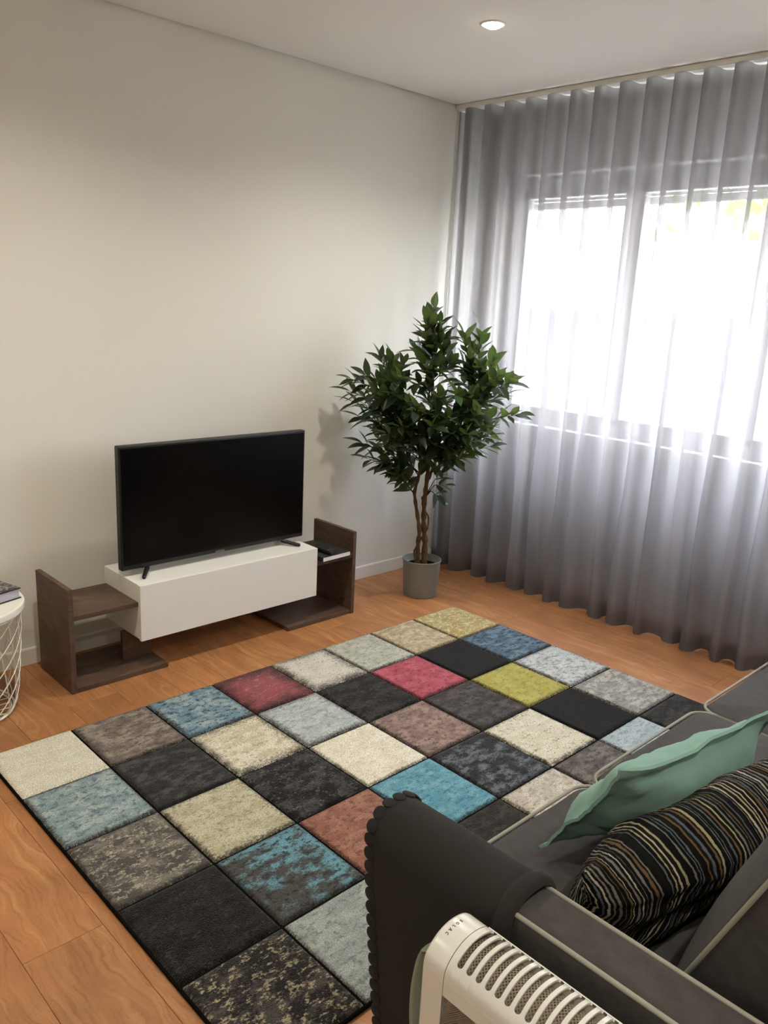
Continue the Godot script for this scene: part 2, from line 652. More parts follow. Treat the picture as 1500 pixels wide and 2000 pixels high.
func build_window() -> void:
	var o := Node3D.new()
	o.name = "window_1"
	add_child(o)
	o.set_meta("kind", "structure")
	o.set_meta("label", "white framed window of four casements behind the sheer curtain")
	var z0 := 0.11
	var z1 := 3.05
	var y0 := 0.84
	var y1 := 2.18
	var xf := 0.13
	var fr := MB.new()
	var fw := 0.055
	fr.rbox(Vector3(xf, y0 + fw / 2, (z0 + z1) / 2), Vector3(0.07, fw, z1 - z0), 0.006)
	fr.rbox(Vector3(xf, y1 - fw / 2, (z0 + z1) / 2), Vector3(0.07, fw, z1 - z0), 0.006)
	fr.rbox(Vector3(xf, (y0 + y1) / 2, z0 + fw / 2), Vector3(0.07, y1 - y0, fw), 0.006)
	fr.rbox(Vector3(xf, (y0 + y1) / 2, z1 - fw / 2), Vector3(0.07, y1 - y0, fw), 0.006)
	part("window_frame", fr, M.pvc, o)
	part("window_sill", MB.new().rbox(Vector3(0.05, y0 + 0.004, (z0 + z1) / 2), Vector3(0.096, 0.022, z1 - z0 - 0.004), 0.006), M.trim, o)
	var n := 4
	var a := z0 + fw
	var step := (z1 - z0 - 2 * fw) / n
	var sw := 0.052
	for k in n:
		var s0 := a + step * k + 0.002
		var s1 := s0 + step - 0.004
		var sa := MB.new()
		var ya := y0 + fw + 0.002
		var yb := y1 - fw - 0.002
		var x := xf - 0.018
		sa.rbox(Vector3(x, ya + sw / 2, (s0 + s1) / 2), Vector3(0.055, sw, s1 - s0), 0.007)
		sa.rbox(Vector3(x, yb - sw / 2, (s0 + s1) / 2), Vector3(0.055, sw, s1 - s0), 0.007)
		sa.rbox(Vector3(x, (ya + yb) / 2, s0 + sw / 2), Vector3(0.055, yb - ya - 0.02, sw), 0.007)
		sa.rbox(Vector3(x, (ya + yb) / 2, s1 - sw / 2), Vector3(0.055, yb - ya - 0.02, sw), 0.007)
		var sash := part("sash", sa, M.pvc, o)
		part("pane", MB.new().box(Vector3(x + 0.005, (ya + yb) / 2, (s0 + s1) / 2), Vector3(0.006, yb - ya - 2 * sw + 0.012, s1 - s0 - 2 * sw + 0.012)), M.glass, sash)
		if k == 1 or k == 3:
			var hd := MB.new()
			hd.rbox(Vector3(x - 0.032, 1.55, s1 - sw / 2), Vector3(0.012, 0.075, 0.028), 0.005)
			hd.rbox(Vector3(x - 0.052, 1.51, s1 - sw / 2), Vector3(0.016, 0.13, 0.02), 0.006)
			part("handle", hd, M.handle_grey, sash)
	# outside roller shutter, let down a little
	var sh := thing("roller_shutter", "pale roller shutter let down a little way outside the window", "shutter", Vector3(0.24, 2.03, (z0 + z1) / 2))
	for k in 4:
		part("slat", MB.new().rbox(Vector3(0, 0.02 + 0.04 * k, 0), Vector3(0.012, 0.0385, z1 - z0 - 0.01), 0.005), M.shutter, sh)

func build_lamps() -> void:
	var first := true
	for x in [-1.207, -2.75, -4.2]:
		for z in [0.97, 3.45]:
			var seen: bool = x > -1.5 and z < 1.0
			var l := thing("recessed_spotlight", "lit round white spotlight recessed in the ceiling before the curtain" if seen else "lit round white recessed spotlight further back in the ceiling", "ceiling light", Vector3(x, H, z), "recessed ceiling spotlights")
			part("trim_ring", MB.new().lathe([Vector2(0.036, -0.001), Vector2(0.037, -0.004), Vector2(0.046, -0.004), Vector2(0.048, -0.0005), Vector2(0.048, 0.001)], 32, Vector3.ZERO, false), M.trim, l)
			part("bulb", MB.new().lathe([Vector2(0.0, -0.015), Vector2(0.018, -0.0135), Vector2(0.029, -0.009), Vector2(0.036, 0.0), Vector2(0.036, 0.0005), Vector2(0.0, 0.0005)], 24), M.lamp, l)
			var s := SpotLight3D.new()
			s.name = "spot_light"
			l.add_child(s, true)
			s.position = Vector3(0, -0.02, 0)
			s.rotation_degrees = Vector3(-90, 0, 0)
			s.spot_angle = 74.0
			s.spot_angle_attenuation = 1.0
			s.spot_range = 8.0
			s.spot_attenuation = 2.0
			s.light_color = Color(1.0, 0.97, 0.905)
			s.light_energy = 1.95
			s.light_size = 0.035
			s.shadow_enabled = true

func build_outdoors() -> void:
	var g := struct("ground", MB.new().box(Vector3(400.4, -3.1, 2.0), Vector3(800, 0.2, 1600)).mesh(), M.pavement)
	g.set_meta("label", "pale paved ground outside the window, one storey below")
	var t := thing("garden_tree", "leafy yellow-green tree outside, glimpsed through the upper window panes", "tree", Vector3(7.5, -3.0, 0.2))
	part("trunk", MB.new().tube([Vector3(0, 0, 0), Vector3(0.1, 2, 0.05), Vector3(-0.05, 4, 0), Vector3(0.1, 6.6, 0.1)], [0.22, 0.18, 0.15, 0.1], 10), M.tree_bark, t)
	var r := RandomNumberGenerator.new()
	r.seed = 12
	var leaf := MB.new()
	leaf.grid([[Vector3(-0.05, 0, -0.10), Vector3(0.05, 0, -0.10)], [Vector3(-0.09, 0.01, 0), Vector3(0.09, 0.01, 0)], [Vector3(-0.02, -0.01, 0.13), Vector3(0.02, -0.01, 0.13)]], false, false, false)
	var mm := MultiMesh.new()
	mm.transform_format = MultiMesh.TRANSFORM_3D
	mm.mesh = leaf.mesh()
	var spots := []
	for b in 34:
		var c := Vector3(r.randf_range(-1.6, 1.6), r.randf_range(6.3, 8.6), r.randf_range(-3.2, 3.2))
		part("branch", MB.new().tube([Vector3(0.05, 5.6, 0.05), (c + Vector3(0, 5.6, 0)) / 2 + Vector3(0, 0.2, 0), c], [0.06, 0.03, 0.012], 5), M.tree_bark, t)
		for k in 60:
			var q := Vector3(r.randfn(), r.randfn(), r.randfn()) * 0.30
			spots.append(Transform3D(Basis.from_euler(Vector3(r.randf() * TAU, r.randf() * TAU, r.randf() * TAU)), c + q))
	mm.instance_count = spots.size()
	for k in spots.size():
		mm.set_instance_transform(k, spots[k])
	var mi := MultiMeshInstance3D.new()
	mi.name = "foliage"
	mi.multimesh = mm
	mi.material_override = M.tree_leaf
	mi.set_meta("kind", "stuff")
	t.add_child(mi, true)

# ------------------------------------------------------------------ curtain
func build_curtain() -> void:
	var c := thing("sheer_curtain", "grey sheer curtain in even ripple folds hanging from ceiling to floor", "curtain", Vector3(-0.30, 0, 0))
	var lam := 0.1285
	var waves := 25.0
	var per := 14
	var rows := []
	var nr := 36
	var f := FastNoiseLite.new()
	f.seed = 5
	f.frequency = 1.0
	for a in nr + 1:
		var k := float(a) / nr
		var y := lerpf(H - 0.028, 0.008, k)
		var row := []
		var loose := smoothstep(0.08, 1.0, k)
		for b in int(waves * per) + 1:
			var s := float(b) / per
			var ph := s * TAU
			var amp := 0.046 * (1.0 - 0.1 * loose) * (1.0 + loose * 0.75 * f.get_noise_2d(s * 0.9, 3.0)) 
			var shift := loose * 0.055 * f.get_noise_2d(s * 0.55, k * 0.7 + 20.0)
			var x := amp * sin(ph) + loose * 0.012 * f.get_noise_2d(s * 2.3, k * 1.5 + 9.0)
			var z: float = 0.012 + s * lam - 0.0125 * sin(2.0 * ph) * (1.0 - 0.35 * loose) + shift * smoothstep(0.0, 1.5, s)
			row.append(Vector3(x, y + (0.008 * f.get_noise_1d(s * 1.1) if a == nr else 0.0), z))
		rows.append(row)
	part("cloth", MB.new().grid(rows, false, false, false), M.sheer, c)
	# heading tape and hem: the doubled cloth at both ends
	var hem := []
	for a in [nr - 1, nr]:
		hem.append(rows[a].map(func(q): return q + Vector3(0.0015, 0, 0.001)))
	part("hem", MB.new().grid(hem, false, false, false), M.sheer, c)
	var t := thing("curtain_track", "white aluminium curtain track screwed to the ceiling above the sheer", "curtain track", Vector3(-0.30, H, 0))
	part("rail", MB.new().rbox(Vector3(0, -0.0125, 1.66), Vector3(0.05, 0.025, 3.31), 0.004), M.trim, t)
	var co := Vector3(-0.045, -H, 0.03)
	var cord := part("pull_cord", MB.new().tube([Vector3(0, H - 0.026, 0) + co, Vector3(-0.004, 1.7, 0.004) + co, Vector3(-0.003, 0.9, 0.002) + co, Vector3(0.003, 0.09, 0.004) + co], 0.0022, 6), M.trim, t)
	part("cord_weight", MB.new().lathe([Vector2(0, 0.03), Vector2(0.006, 0.034), Vector2(0.007, 0.085), Vector2(0.003, 0.095), Vector2(0, 0.095)], 10, Vector3(0.003, 0, 0.004) + co), M.trim, cord)

# ------------------------------------------------------------------ television furniture
func build_console() -> void:
	var c := thing("tv_stand", "low walnut and white television stand with open side shelves", "tv stand", Vector3(-1.94, 0, 0.22))
	var o := Vector3(-1.94, 0, 0.22)
	var b := func(called: String, x0: float, x1: float, y0: float, y1: float, z0: float, z1: float, m: Material) -> MeshInstance3D:
		return part(called, MB.new().rbox(Vector3((x0 + x1) / 2, (y0 + y1) / 2, (z0 + z1) / 2) - o, Vector3(x1 - x0, y1 - y0, z1 - z0), 0.0015, 1), m, c)
	b.call("side_panel", -2.645, -2.625, 0.0, 0.416, 0.070, 0.366, M.walnut)
	b.call("side_panel", -1.255, -1.235, 0.0, 0.416, 0.070, 0.372, M.walnut)
	b.call("base_board", -2.625, -2.243, 0.0, 0.020, 0.075, 0.366, M.walnut)
	b.call("base_board", -1.635, -1.255, 0.0, 0.020, 0.075, 0.368, M.walnut)
	b.call("shelf", -2.625, -2.361, 0.285, 0.304, 0.075, 0.352, M.walnut)
	b.call("shelf", -1.473, -1.255, 0.285, 0.306, 0.075, 0.366, M.walnut)
	b.call("support_board", -2.379, -2.250, 0.020, 0.146, 0.225, 0.243, M.walnut)
	b.call("support_board", -1.625, -1.500, 0.020, 0.146, 0.100, 0.118, M.walnut)
	b.call("cabinet_body", -2.360, -1.474, 0.146, 0.375, 0.060, 0.352, M.white_board)
	b.call("drop_front", -2.361, -1.473, 0.142, 0.374, 0.3535, 0.370, M.white_board)

func build_television() -> void:
	var t := thing("television", "black flat television standing on splayed feet on the white cabinet", "television", Vector3(-1.92, 0.376, 0.22))
	var o := Vector3(-1.92, 0.376, 0.22)
	var x0 := -2.374
	var x1 := -1.466
	var y0 := 0.402
	var y1 := 0.906
	var cx := (x0 + x1) / 2
	part("casing", MB.new().rbox(Vector3(cx, (y0 + y1) / 2, 0.231) - o, Vector3(x1 - x0, y1 - y0, 0.034), 0.006), M.black_plastic, t)
	part("rear_housing", MB.new().rbox(Vector3(cx, 0.56, 0.20) - o, Vector3(0.62, 0.27, 0.05), 0.02), M.black_plastic, t)
	var scr := part("screen", MB.new().box(Vector3(cx, (y0 + y1) / 2 + 0.004, 0.2484) - o, Vector3(x1 - x0 - 0.018, y1 - y0 - 0.032, 0.002)), M.black_gloss, t)
	scr.set_meta("label", "dark glossy screen, switched off")
	var tm := TextMesh.new()
	var fo := SystemFont.new()
	fo.font_names = PackedStringArray(["Droid Sans"])
	tm.font = fo
	tm.text = "SAMSUNG"
	tm.font_size = 16
	tm.pixel_size = 0.00062
	tm.depth = 0.0006
	var lg := obj("logo", tm, M.logo, t, Vector3(cx, 0.4095, 0.2488) - o)
	lg.set_meta("label", "small silver lettering on the lower bezel")
	for s in [-1.0, 1.0]:
		var fx: float = cx + s * 0.335
		var ft := MB.new()
		ft.tube([Vector3(fx, 0.412, 0.225) - o, Vector3(fx + s * 0.006, 0.395, 0.24) - o, Vector3(fx + s * 0.048, 0.384, 0.295) - o, Vector3(fx + s * 0.056, 0.3835, 0.308) - o], [0.011, 0.0105, 0.0085, 0.0075], 8)
		ft.tube([Vector3(fx, 0.412, 0.225) - o, Vector3(fx + s * 0.006, 0.395, 0.20) - o, Vector3(fx + s * 0.048, 0.384, 0.148) - o, Vector3(fx + s * 0.056, 0.3835, 0.135) - o], [0.011, 0.0105, 0.0085, 0.0075], 8)
		part("foot", ft, M.black_plastic, t)

func build_shelf_items() -> void:
	var n := thing("notebook", "black covered notebook with white page edges on the walnut shelf", "notebook", Vector3(-1.372, 0.306, 0.27))
	n.rotation.y = 0.05
	part("back_cover", MB.new().rbox(Vector3(0, 0.0012, 0), Vector3(0.178, 0.0022, 0.232), 0.001, 1), M.notebook, n)
	part("pages", MB.new().box(Vector3(-0.001, 0.0115, 0.001), Vector3(0.172, 0.0185, 0.228)), M.paper, n)
	part("front_cover", MB.new().rbox(Vector3(0, 0.0222, 0), Vector3(0.178, 0.0026, 0.232), 0.001, 1), M.notebook, n)
	part("spine", MB.new().rbox(Vector3(-0.0885, 0.0117, 0), Vector3(0.003, 0.0225, 0.232), 0.001, 1), M.notebook, n)
	for spec in [[Vector3(-1.394, 0.330, 0.312), 0.06, 0.155, "long black remote control with grey keys lying on the notebook"], [Vector3(-1.441, 0.330, 0.235), 0.03, 0.13, "short plain black remote control lying beside the long one on the notebook"]]:
		var r := thing("remote_control", spec[3], "remote control", spec[0])
		r.rotation.y = spec[1]
		var l: float = spec[2]
		part("body", MB.new().rbox(Vector3(0, 0.0095, 0), Vector3(0.040, 0.018, l), 0.007), M.black_plastic, r)
		var m = M.rubber_pale if l > 0.15 else M.rubber
		var keys := 5 if l > 0.15 else 3
		for k in keys:
			for j in [-1.0, 0.0, 1.0]:
				part("key", MB.new().rbox(Vector3(j * 0.012, 0.0190, -l * 0.36 + k * l * 0.17), Vector3(0.008, 0.003, 0.010), 0.001, 1), M.rubber if k < keys - 1 else m, r)

func build_basket() -> void:
	var at := Vector3(-3.0, 0, 0.255)
	var b := thing("wire_basket_table", "round white wire basket table with a tray lid beside the walnut stand", "side table", at)
	var top := 0.385
	part("lid", MB.new().lathe([Vector2(0, 0.4105), Vector2(0.22, 0.4105), Vector2(0.225, 0.4095), Vector2(0.228, 0.406), Vector2(0.229, 0.388), Vector2(0.226, 0.384), Vector2(0, 0.384)], 56), M.wire, b)
	for ring in [[0.214, 0.377, 0.004], [0.172, 0.008, 0.0045], [0.162, 0.004, 0.0035]]:
		var path := []
		for k in 48:
			path.append(Vector3(cos(TAU * k / 48) * ring[0], ring[1], sin(TAU * k / 48) * ring[0]))
		part("ring", MB.new().tube(path, ring[2], 6, true), M.wire, b)
	for k in 22:
		var path := []
		for j in 13:
			var f := j / 12.0
			var an := TAU * k / 22.0 + f * 0.42
			path.append(Vector3(cos(an), 0, sin(an)) * lerpf(0.172, 0.214, sqrt(f)) + Vector3(0, lerpf(0.008, 0.379, f), 0))
		part("wire", MB.new().tube(path, 0.0021, 5), M.wire, b)
	for k in 14:
		var path := []
		for j in 25:
			var f := j / 24.0
			var an := TAU * k / 14.0 - f * 2.3
			path.append(Vector3(cos(an), 0, sin(an)) * (lerpf(0.172, 0.214, sqrt(f)) + 0.002) + Vector3(0, lerpf(0.008, 0.379, f), 0))
		part("wire", MB.new().tube(path, 0.0021, 5), M.wire, b)
	for k in 9:
		var h := -0.15 + 0.0375 * k
		var w := sqrt(0.162 * 0.162 - h * h)
		part("base_wire", MB.new().tube([Vector3(-w, 0.005, h), Vector3(w, 0.005, h)], 0.002, 5), M.wire, b)
	var k := thing("hardback_book", "thick black bound book with a grey photo cover on the wire basket lid", "book", Vector3(-2.915, 0.411, 0.285))
	k.rotation.y = 0.28
	var cv := part("front_cover", MB.new().rbox(Vector3(0, 0.0365, 0), Vector3(0.21, 0.003, 0.15), 0.001, 1), M.book_edge, k)
	var pic := MB.new()
	pic.grid([[Vector3(-0.103, 0.0383, -0.073), Vector3(0.103, 0.0383, -0.073)], [Vector3(-0.103, 0.0383, 0.066), Vector3(0.103, 0.0383, 0.066)]], false, false, false)
	part("cover_photograph", pic, M.book_cover, cv)
	part("pages", MB.new().box(Vector3(-0.002, 0.019, -0.001), Vector3(0.202, 0.032, 0.142)), M.paper_grey, k)
	part("back_cover", MB.new().rbox(Vector3(0, 0.0016, 0), Vector3(0.21, 0.003, 0.15), 0.001, 1), M.book_edge, k)
	part("spine", MB.new().rbox(Vector3(-0.1045, 0.019, 0), Vector3(0.003, 0.036, 0.15), 0.001, 1), M.book_edge, k)

# ------------------------------------------------------------------ rug
func build_rug() -> void:
	var cream := Color(0.86, 0.83, 0.73)
	var ink := Color(0.075, 0.07, 0.067)
	var coal := Color(0.165, 0.16, 0.16)
	# colours: main, second, flecks; how blotchy; dark dye from the edge; slant of the second colour
	var S := [
		[[cream, Color(0.80, 0.77, 0.68), Color(0.74, 0.71, 0.62), 0.6, 0.0, 0.0], [Color(0.44, 0.37, 0.335), Color(0.60, 0.55, 0.47), Color(0.30, 0.25, 0.23), 1.0, 0.05, 0.0], [Color(0.36, 0.52, 0.61), Color(0.58, 0.67, 0.68), Color(0.13, 0.20, 0.27), 1.0, 0.06, 0.2], [Color(0.62, 0.19, 0.22), Color(0.52, 0.22, 0.22), Color(0.82, 0.78, 0.70), 0.7, 0.24, 0.6], [Color(0.83, 0.80, 0.73), Color(0.76, 0.72, 0.63), Color(0.30, 0.27, 0.24), 0.55, 0.14, 0.0], [Color(0.69, 0.69, 0.60), Color(0.76, 0.76, 0.68), Color(0.55, 0.55, 0.46), 1.0, 0.04, 0.0], [Color(0.70, 0.60, 0.42), Color(0.80, 0.72, 0.56), Color(0.58, 0.47, 0.31), 1.0, 0.04, 0.0], [Color(0.66, 0.54, 0.24), Color(0.73, 0.64, 0.38), Color(0.88, 0.83, 0.68), 1.0, 0.03, 0.5]],
		[[Color(0.47, 0.58, 0.60), Color(0.62, 0.69, 0.67), Color(0.31, 0.37, 0.42), 1.0, 0.05, 0.0], [coal, Color(0.30, 0.285, 0.28), ink, 1.0, 0.05, 0.0], [Color(0.87, 0.83, 0.72), Color(0.76, 0.72, 0.57), Color(0.62, 0.57, 0.43), 0.9, 0.10, 0.5], [Color(0.66, 0.70, 0.69), Color(0.74, 0.76, 0.74), Color(0.50, 0.54, 0.55), 1.0, 0.08, 0.0], [ink, Color(0.24, 0.23, 0.23), Color(0.36, 0.34, 0.33), 0.8, 0.0, 0.0], [Color(0.66, 0.15, 0.22), Color(0.74, 0.24, 0.30), Color(0.42, 0.10, 0.13), 0.9, 0.05, 0.0], [Color(0.06, 0.056, 0.056), Color(0.085, 0.08, 0.075), Color(0.13, 0.12, 0.12), 0.8, 0.0, 0.0], [Color(0.24, 0.36, 0.45), Color(0.40, 0.52, 0.58), Color(0.10, 0.14, 0.19), 1.0, 0.05, 0.0]],
		[[Color(0.31, 0.29, 0.285), Color(0.48, 0.45, 0.40), Color(0.70, 0.66, 0.54), 1.0, 0.05, 0.2], [Color(0.76, 0.73, 0.60), Color(0.68, 0.64, 0.48), Color(0.55, 0.50, 0.37), 0.9, 0.05, 0.0], [ink, Color(0.28, 0.27, 0.27), Color(0.42, 0.41, 0.40), 0.85, 0.0, 0.0], [Color(0.90, 0.86, 0.76), Color(0.84, 0.79, 0.66), Color(0.74, 0.69, 0.54), 0.8, 0.03, 0.3], [Color(0.52, 0.39, 0.35), Color(0.63, 0.51, 0.44), Color(0.35, 0.26, 0.23), 1.0, 0.05, 0.0], [Color(0.25, 0.225, 0.22), Color(0.36, 0.33, 0.32), Color(0.13, 0.12, 0.12), 1.0, 0.05, 0.0], [Color(0.66, 0.61, 0.17), Color(0.72, 0.66, 0.25), Color(0.50, 0.46, 0.15), 0.9, 0.05, 0.0], [Color(0.70, 0.72, 0.70), Color(0.77, 0.78, 0.75), Color(0.45, 0.46, 0.46), 1.0, 0.06, 0.2]],
		[[Color(0.065, 0.06, 0.056), Color(0.15, 0.14, 0.13), Color(0.27, 0.245, 0.22), 0.8, 0.0, 0.3], [Color(0.29, 0.28, 0.27), Color(0.31, 0.56, 0.64), Color(0.15, 0.15, 0.15), 1.0, 0.04, 1.0], [Color(0.56, 0.30, 0.22), Color(0.64, 0.40, 0.30), Color(0.42, 0.23, 0.18), 1.0, 0.03, 0.0], [Color(0.25, 0.55, 0.64), Color(0.38, 0.63, 0.70), Color(0.17, 0.42, 0.51), 1.0, 0.03, 0.0], [Color(0.17, 0.175, 0.185), Color(0.38, 0.42, 0.45), Color(0.09, 0.09, 0.095), 1.0, 0.03, -0.3], [Color(0.85, 0.81, 0.69), Color(0.79, 0.74, 0.59), Color(0.45, 0.40, 0.32), 0.75, 0.05, 0.0], [Color(0.06, 0.056, 0.056), Color(0.085, 0.08, 0.075), Color(0.13, 0.12, 0.12), 0.7, 0.0, 0.0], [Color(0.56, 0.545, 0.50), Color(0.70, 0.68, 0.63), Color(0.42, 0.41, 0.36), 1.0, 0.04, 0.3]],
		[[Color(0.14, 0.125, 0.12), Color(0.30, 0.27, 0.25), Color(0.68, 0.62, 0.46), 1.0, 0.0, -0.5], [Color(0.56, 0.60, 0.58), Color(0.64, 0.67, 0.64), Color(0.42, 0.46, 0.44), 1.0, 0.02, 0.0], [Color(0.70, 0.66, 0.57), Color(0.78, 0.75, 0.67), Color(0.50, 0.46, 0.40), 1.0, 0.05, 0.0], [Color(0.17, 0.14, 0.13), Color(0.27, 0.23, 0.21), ink, 1.0, 0.03, 0.0], [Color(0.74, 0.69, 0.60), Color(0.82, 0.78, 0.70), Color(0.60, 0.54, 0.44), 1.0, 0.04, 0.0], [Color(0.36, 0.33, 0.305), Color(0.49, 0.455, 0.42), Color(0.24, 0.22, 0.20), 1.0, 0.04, 0.0], [Color(0.60, 0.67, 0.68), Color(0.68, 0.73, 0.73), Color(0.47, 0.54, 0.56), 1.0, 0.03, 0.0], [Color(0.13, 0.125, 0.12), Color(0.25, 0.24, 0.23), ink, 1.0, 0.0, 0.0]],
	]
	var sx := 0.279
	var sz := 0.3016
	var w := sx * 7 + 0.30
	var d := sz * 5
	var at := Vector3(-3.044, 0.0, 0.633)
	var r := thing("patchwork_rug", "thick pile rug of forty dyed patchwork squares with black joints on the laminate", "rug", at + Vector3(w / 2, 0, d / 2))
	var o := Vector3(w / 2, 0, d / 2)
	part("backing", MB.new().rbox(Vector3(0, 0.006, 0), Vector3(w + 0.004, 0.011, d + 0.004), 0.004), M.rug_base, r)
	var shapes := {}
	for j in 5:
		for i in 8:
			var s: Array = S[j][i]
			var ww := sx if i < 7 else 0.30
			var key := ww * 10 + (i + 2 * j) % 3
			if not shapes.has(key):
				shapes[key] = rug_square(ww - 0.0045, sz - 0.0045, (i + 2 * j) % 3)
			var m := mat(Color.WHITE, 1.0, 0.1)
			m.albedo_texture = rug_texture(300 + j * 8 + i, s[0], s[1], s[2], s[3], s[4], s[5])
			relief(m, M.pile, 0.55)
			m.rim_enabled = true
			m.rim = 0.25
			m.rim_tint = 0.7
			obj("square", shapes[key], m, r, Vector3(sx * i + ww / 2, 0, sz * (j + 0.5)) - o)

func rug_square(w: float, d: float, sd: int) -> Mesh:
	var f := FastNoiseLite.new()
	f.seed = sd
	f.frequency = 60.0
	var n := 26
	var rows := []
	for a in n + 1:
		var row := []
		for b in n + 1:
			var u := float(b) / n * 2 - 1
			var v := float(a) / n * 2 - 1
			# a sample near the edge steps down to the backing; the pile is uneven
			var e := minf((1 - absf(u)) * w / 2, (1 - absf(v)) * d / 2)
			var y := 0.009 + 0.010 * sqrt(clampf(e / 0.012, 0, 1)) + 0.0016 * f.get_noise_2d(u * w / 2, v * d / 2) * clampf(e / 0.01, 0, 1)
			var jx := 0.0022 * f.get_noise_2d(v * 0.1 + 5, sd) * (1.0 if absf(u) > 0.99 else 0.0)
			var jz := 0.0022 * f.get_noise_2d(u * 0.1 + 9, sd) * (1.0 if absf(v) > 0.99 else 0.0)
			# crowd the outer samples to the rim
			var uu := signf(u) * (1.0 - pow(1.0 - absf(u), 1.35))
			var vv := signf(v) * (1.0 - pow(1.0 - absf(v), 1.35))
			var e2 := minf((1 - absf(uu)) * w / 2, (1 - absf(vv)) * d / 2)
			y = 0.009 + 0.010 * sqrt(clampf(e2 / 0.007, 0, 1)) + 0.0014 * f.get_noise_2d(uu * w / 2, vv * d / 2) * clampf(e2 / 0.01, 0, 1)
			row.append(Vector3(uu * w / 2 + jx, y, vv * d / 2 + jz))
		rows.append(row)
	# uv follows the place, not the sample
	var mb := MB.new()
	mb.grid(rows, false, false, false)
	for k in mb.p.size():
		mb.uv[k] = Vector2(mb.p[k].x / w + 0.5, mb.p[k].z / d + 0.5)
		if mb.n[k].y < 0:
			mb.n[k] = -mb.n[k]
	var m := MB.new()
	m.raw(mb.p, mb.n, mb.uv, mb.ix)
	return m.mesh()

# ------------------------------------------------------------------ sofa
func outline(w: float, d: float, r: float, inset: float, per := 6) -> Array:
	var out := []
	var hw := w / 2 - inset
	var hd := d / 2 - inset
	var rr := maxf(0.004, r - inset * 0.6)
	rr = minf(rr, minf(hw, hd))
	for c in 4:
		var cx := (hw - rr) * (1 if c == 0 or c == 3 else -1)
		var cz := (hd - rr) * (1 if c < 2 else -1)
		for k in per + 1:
			var an := PI / 2 * (c + float(k) / per)
			out.append(Vector2(cx + cos(an) * rr, cz + sin(an) * rr))
		# points along the straight side, so that crowns curve evenly
		var nx := (c + 1) % 4
		var an2 := PI / 2 * (c + 1)
		var a: Vector2 = out[out.size() - 1]
		var bx := (hw - rr) * (1 if nx == 0 or nx == 3 else -1) + cos(an2) * rr
		var bz := (hd - rr) * (1 if nx < 2 else -1) + sin(an2) * rr
		for k in range(1, 6):
			out.append(a.lerp(Vector2(bx, bz), k / 6.0))
	return out

# upholstered pad: w by d in plan, h thick, both faces crowned
func pad(w: float, d: float, h: float, r: float, crown: float, crown_low: float, sd: int, soft := 0.012) -> MB:
	var f := FastNoiseLite.new()
	f.seed = sd
	f.frequency = 5.0
	var rings := []
	var m := minf(w, d) / 2
	var steps := [0.97, 0.86, 0.72, 0.56, 0.4, 0.26, 0.15, 0.07, 0.03]
	var spec := []
	for s in steps:
		spec.append([s * m, -crown_low * (1 - pow(1 - s, 2.4)), true])
	spec.append([soft * 0.35, soft * 0.3, true])
	spec.append([0.0, soft, false])
	spec.append([-0.004, h / 2, false])
	spec.append([0.0, h - soft, false])
	spec.append([soft * 0.35, h - soft * 0.3, true])
	steps.reverse()
	for s in steps:
		spec.append([s * m, h + crown * (1 - pow(1 - s, 2.4)), true])
	for s in spec:
		var ring := []
		for q in outline(w, d, r, s[0]):
			var y: float = s[1]
			if s[2]:
				y += 0.004 * f.get_noise_2d(q.x, q.y)
			ring.append(Vector3(q.x, y, q.y))
		rings.append(ring)
	return MB.new().grid(rings, true, false, true)

func pad_piping(w: float, d: float, r: float, y: float, rad := 0.0042) -> MB:
	var path := []
	for q in outline(w + 0.003, d + 0.003, r, 0.0):
		path.append(Vector3(q.x, y, q.y))
	return MB.new().tube(path, rad, 6, true)

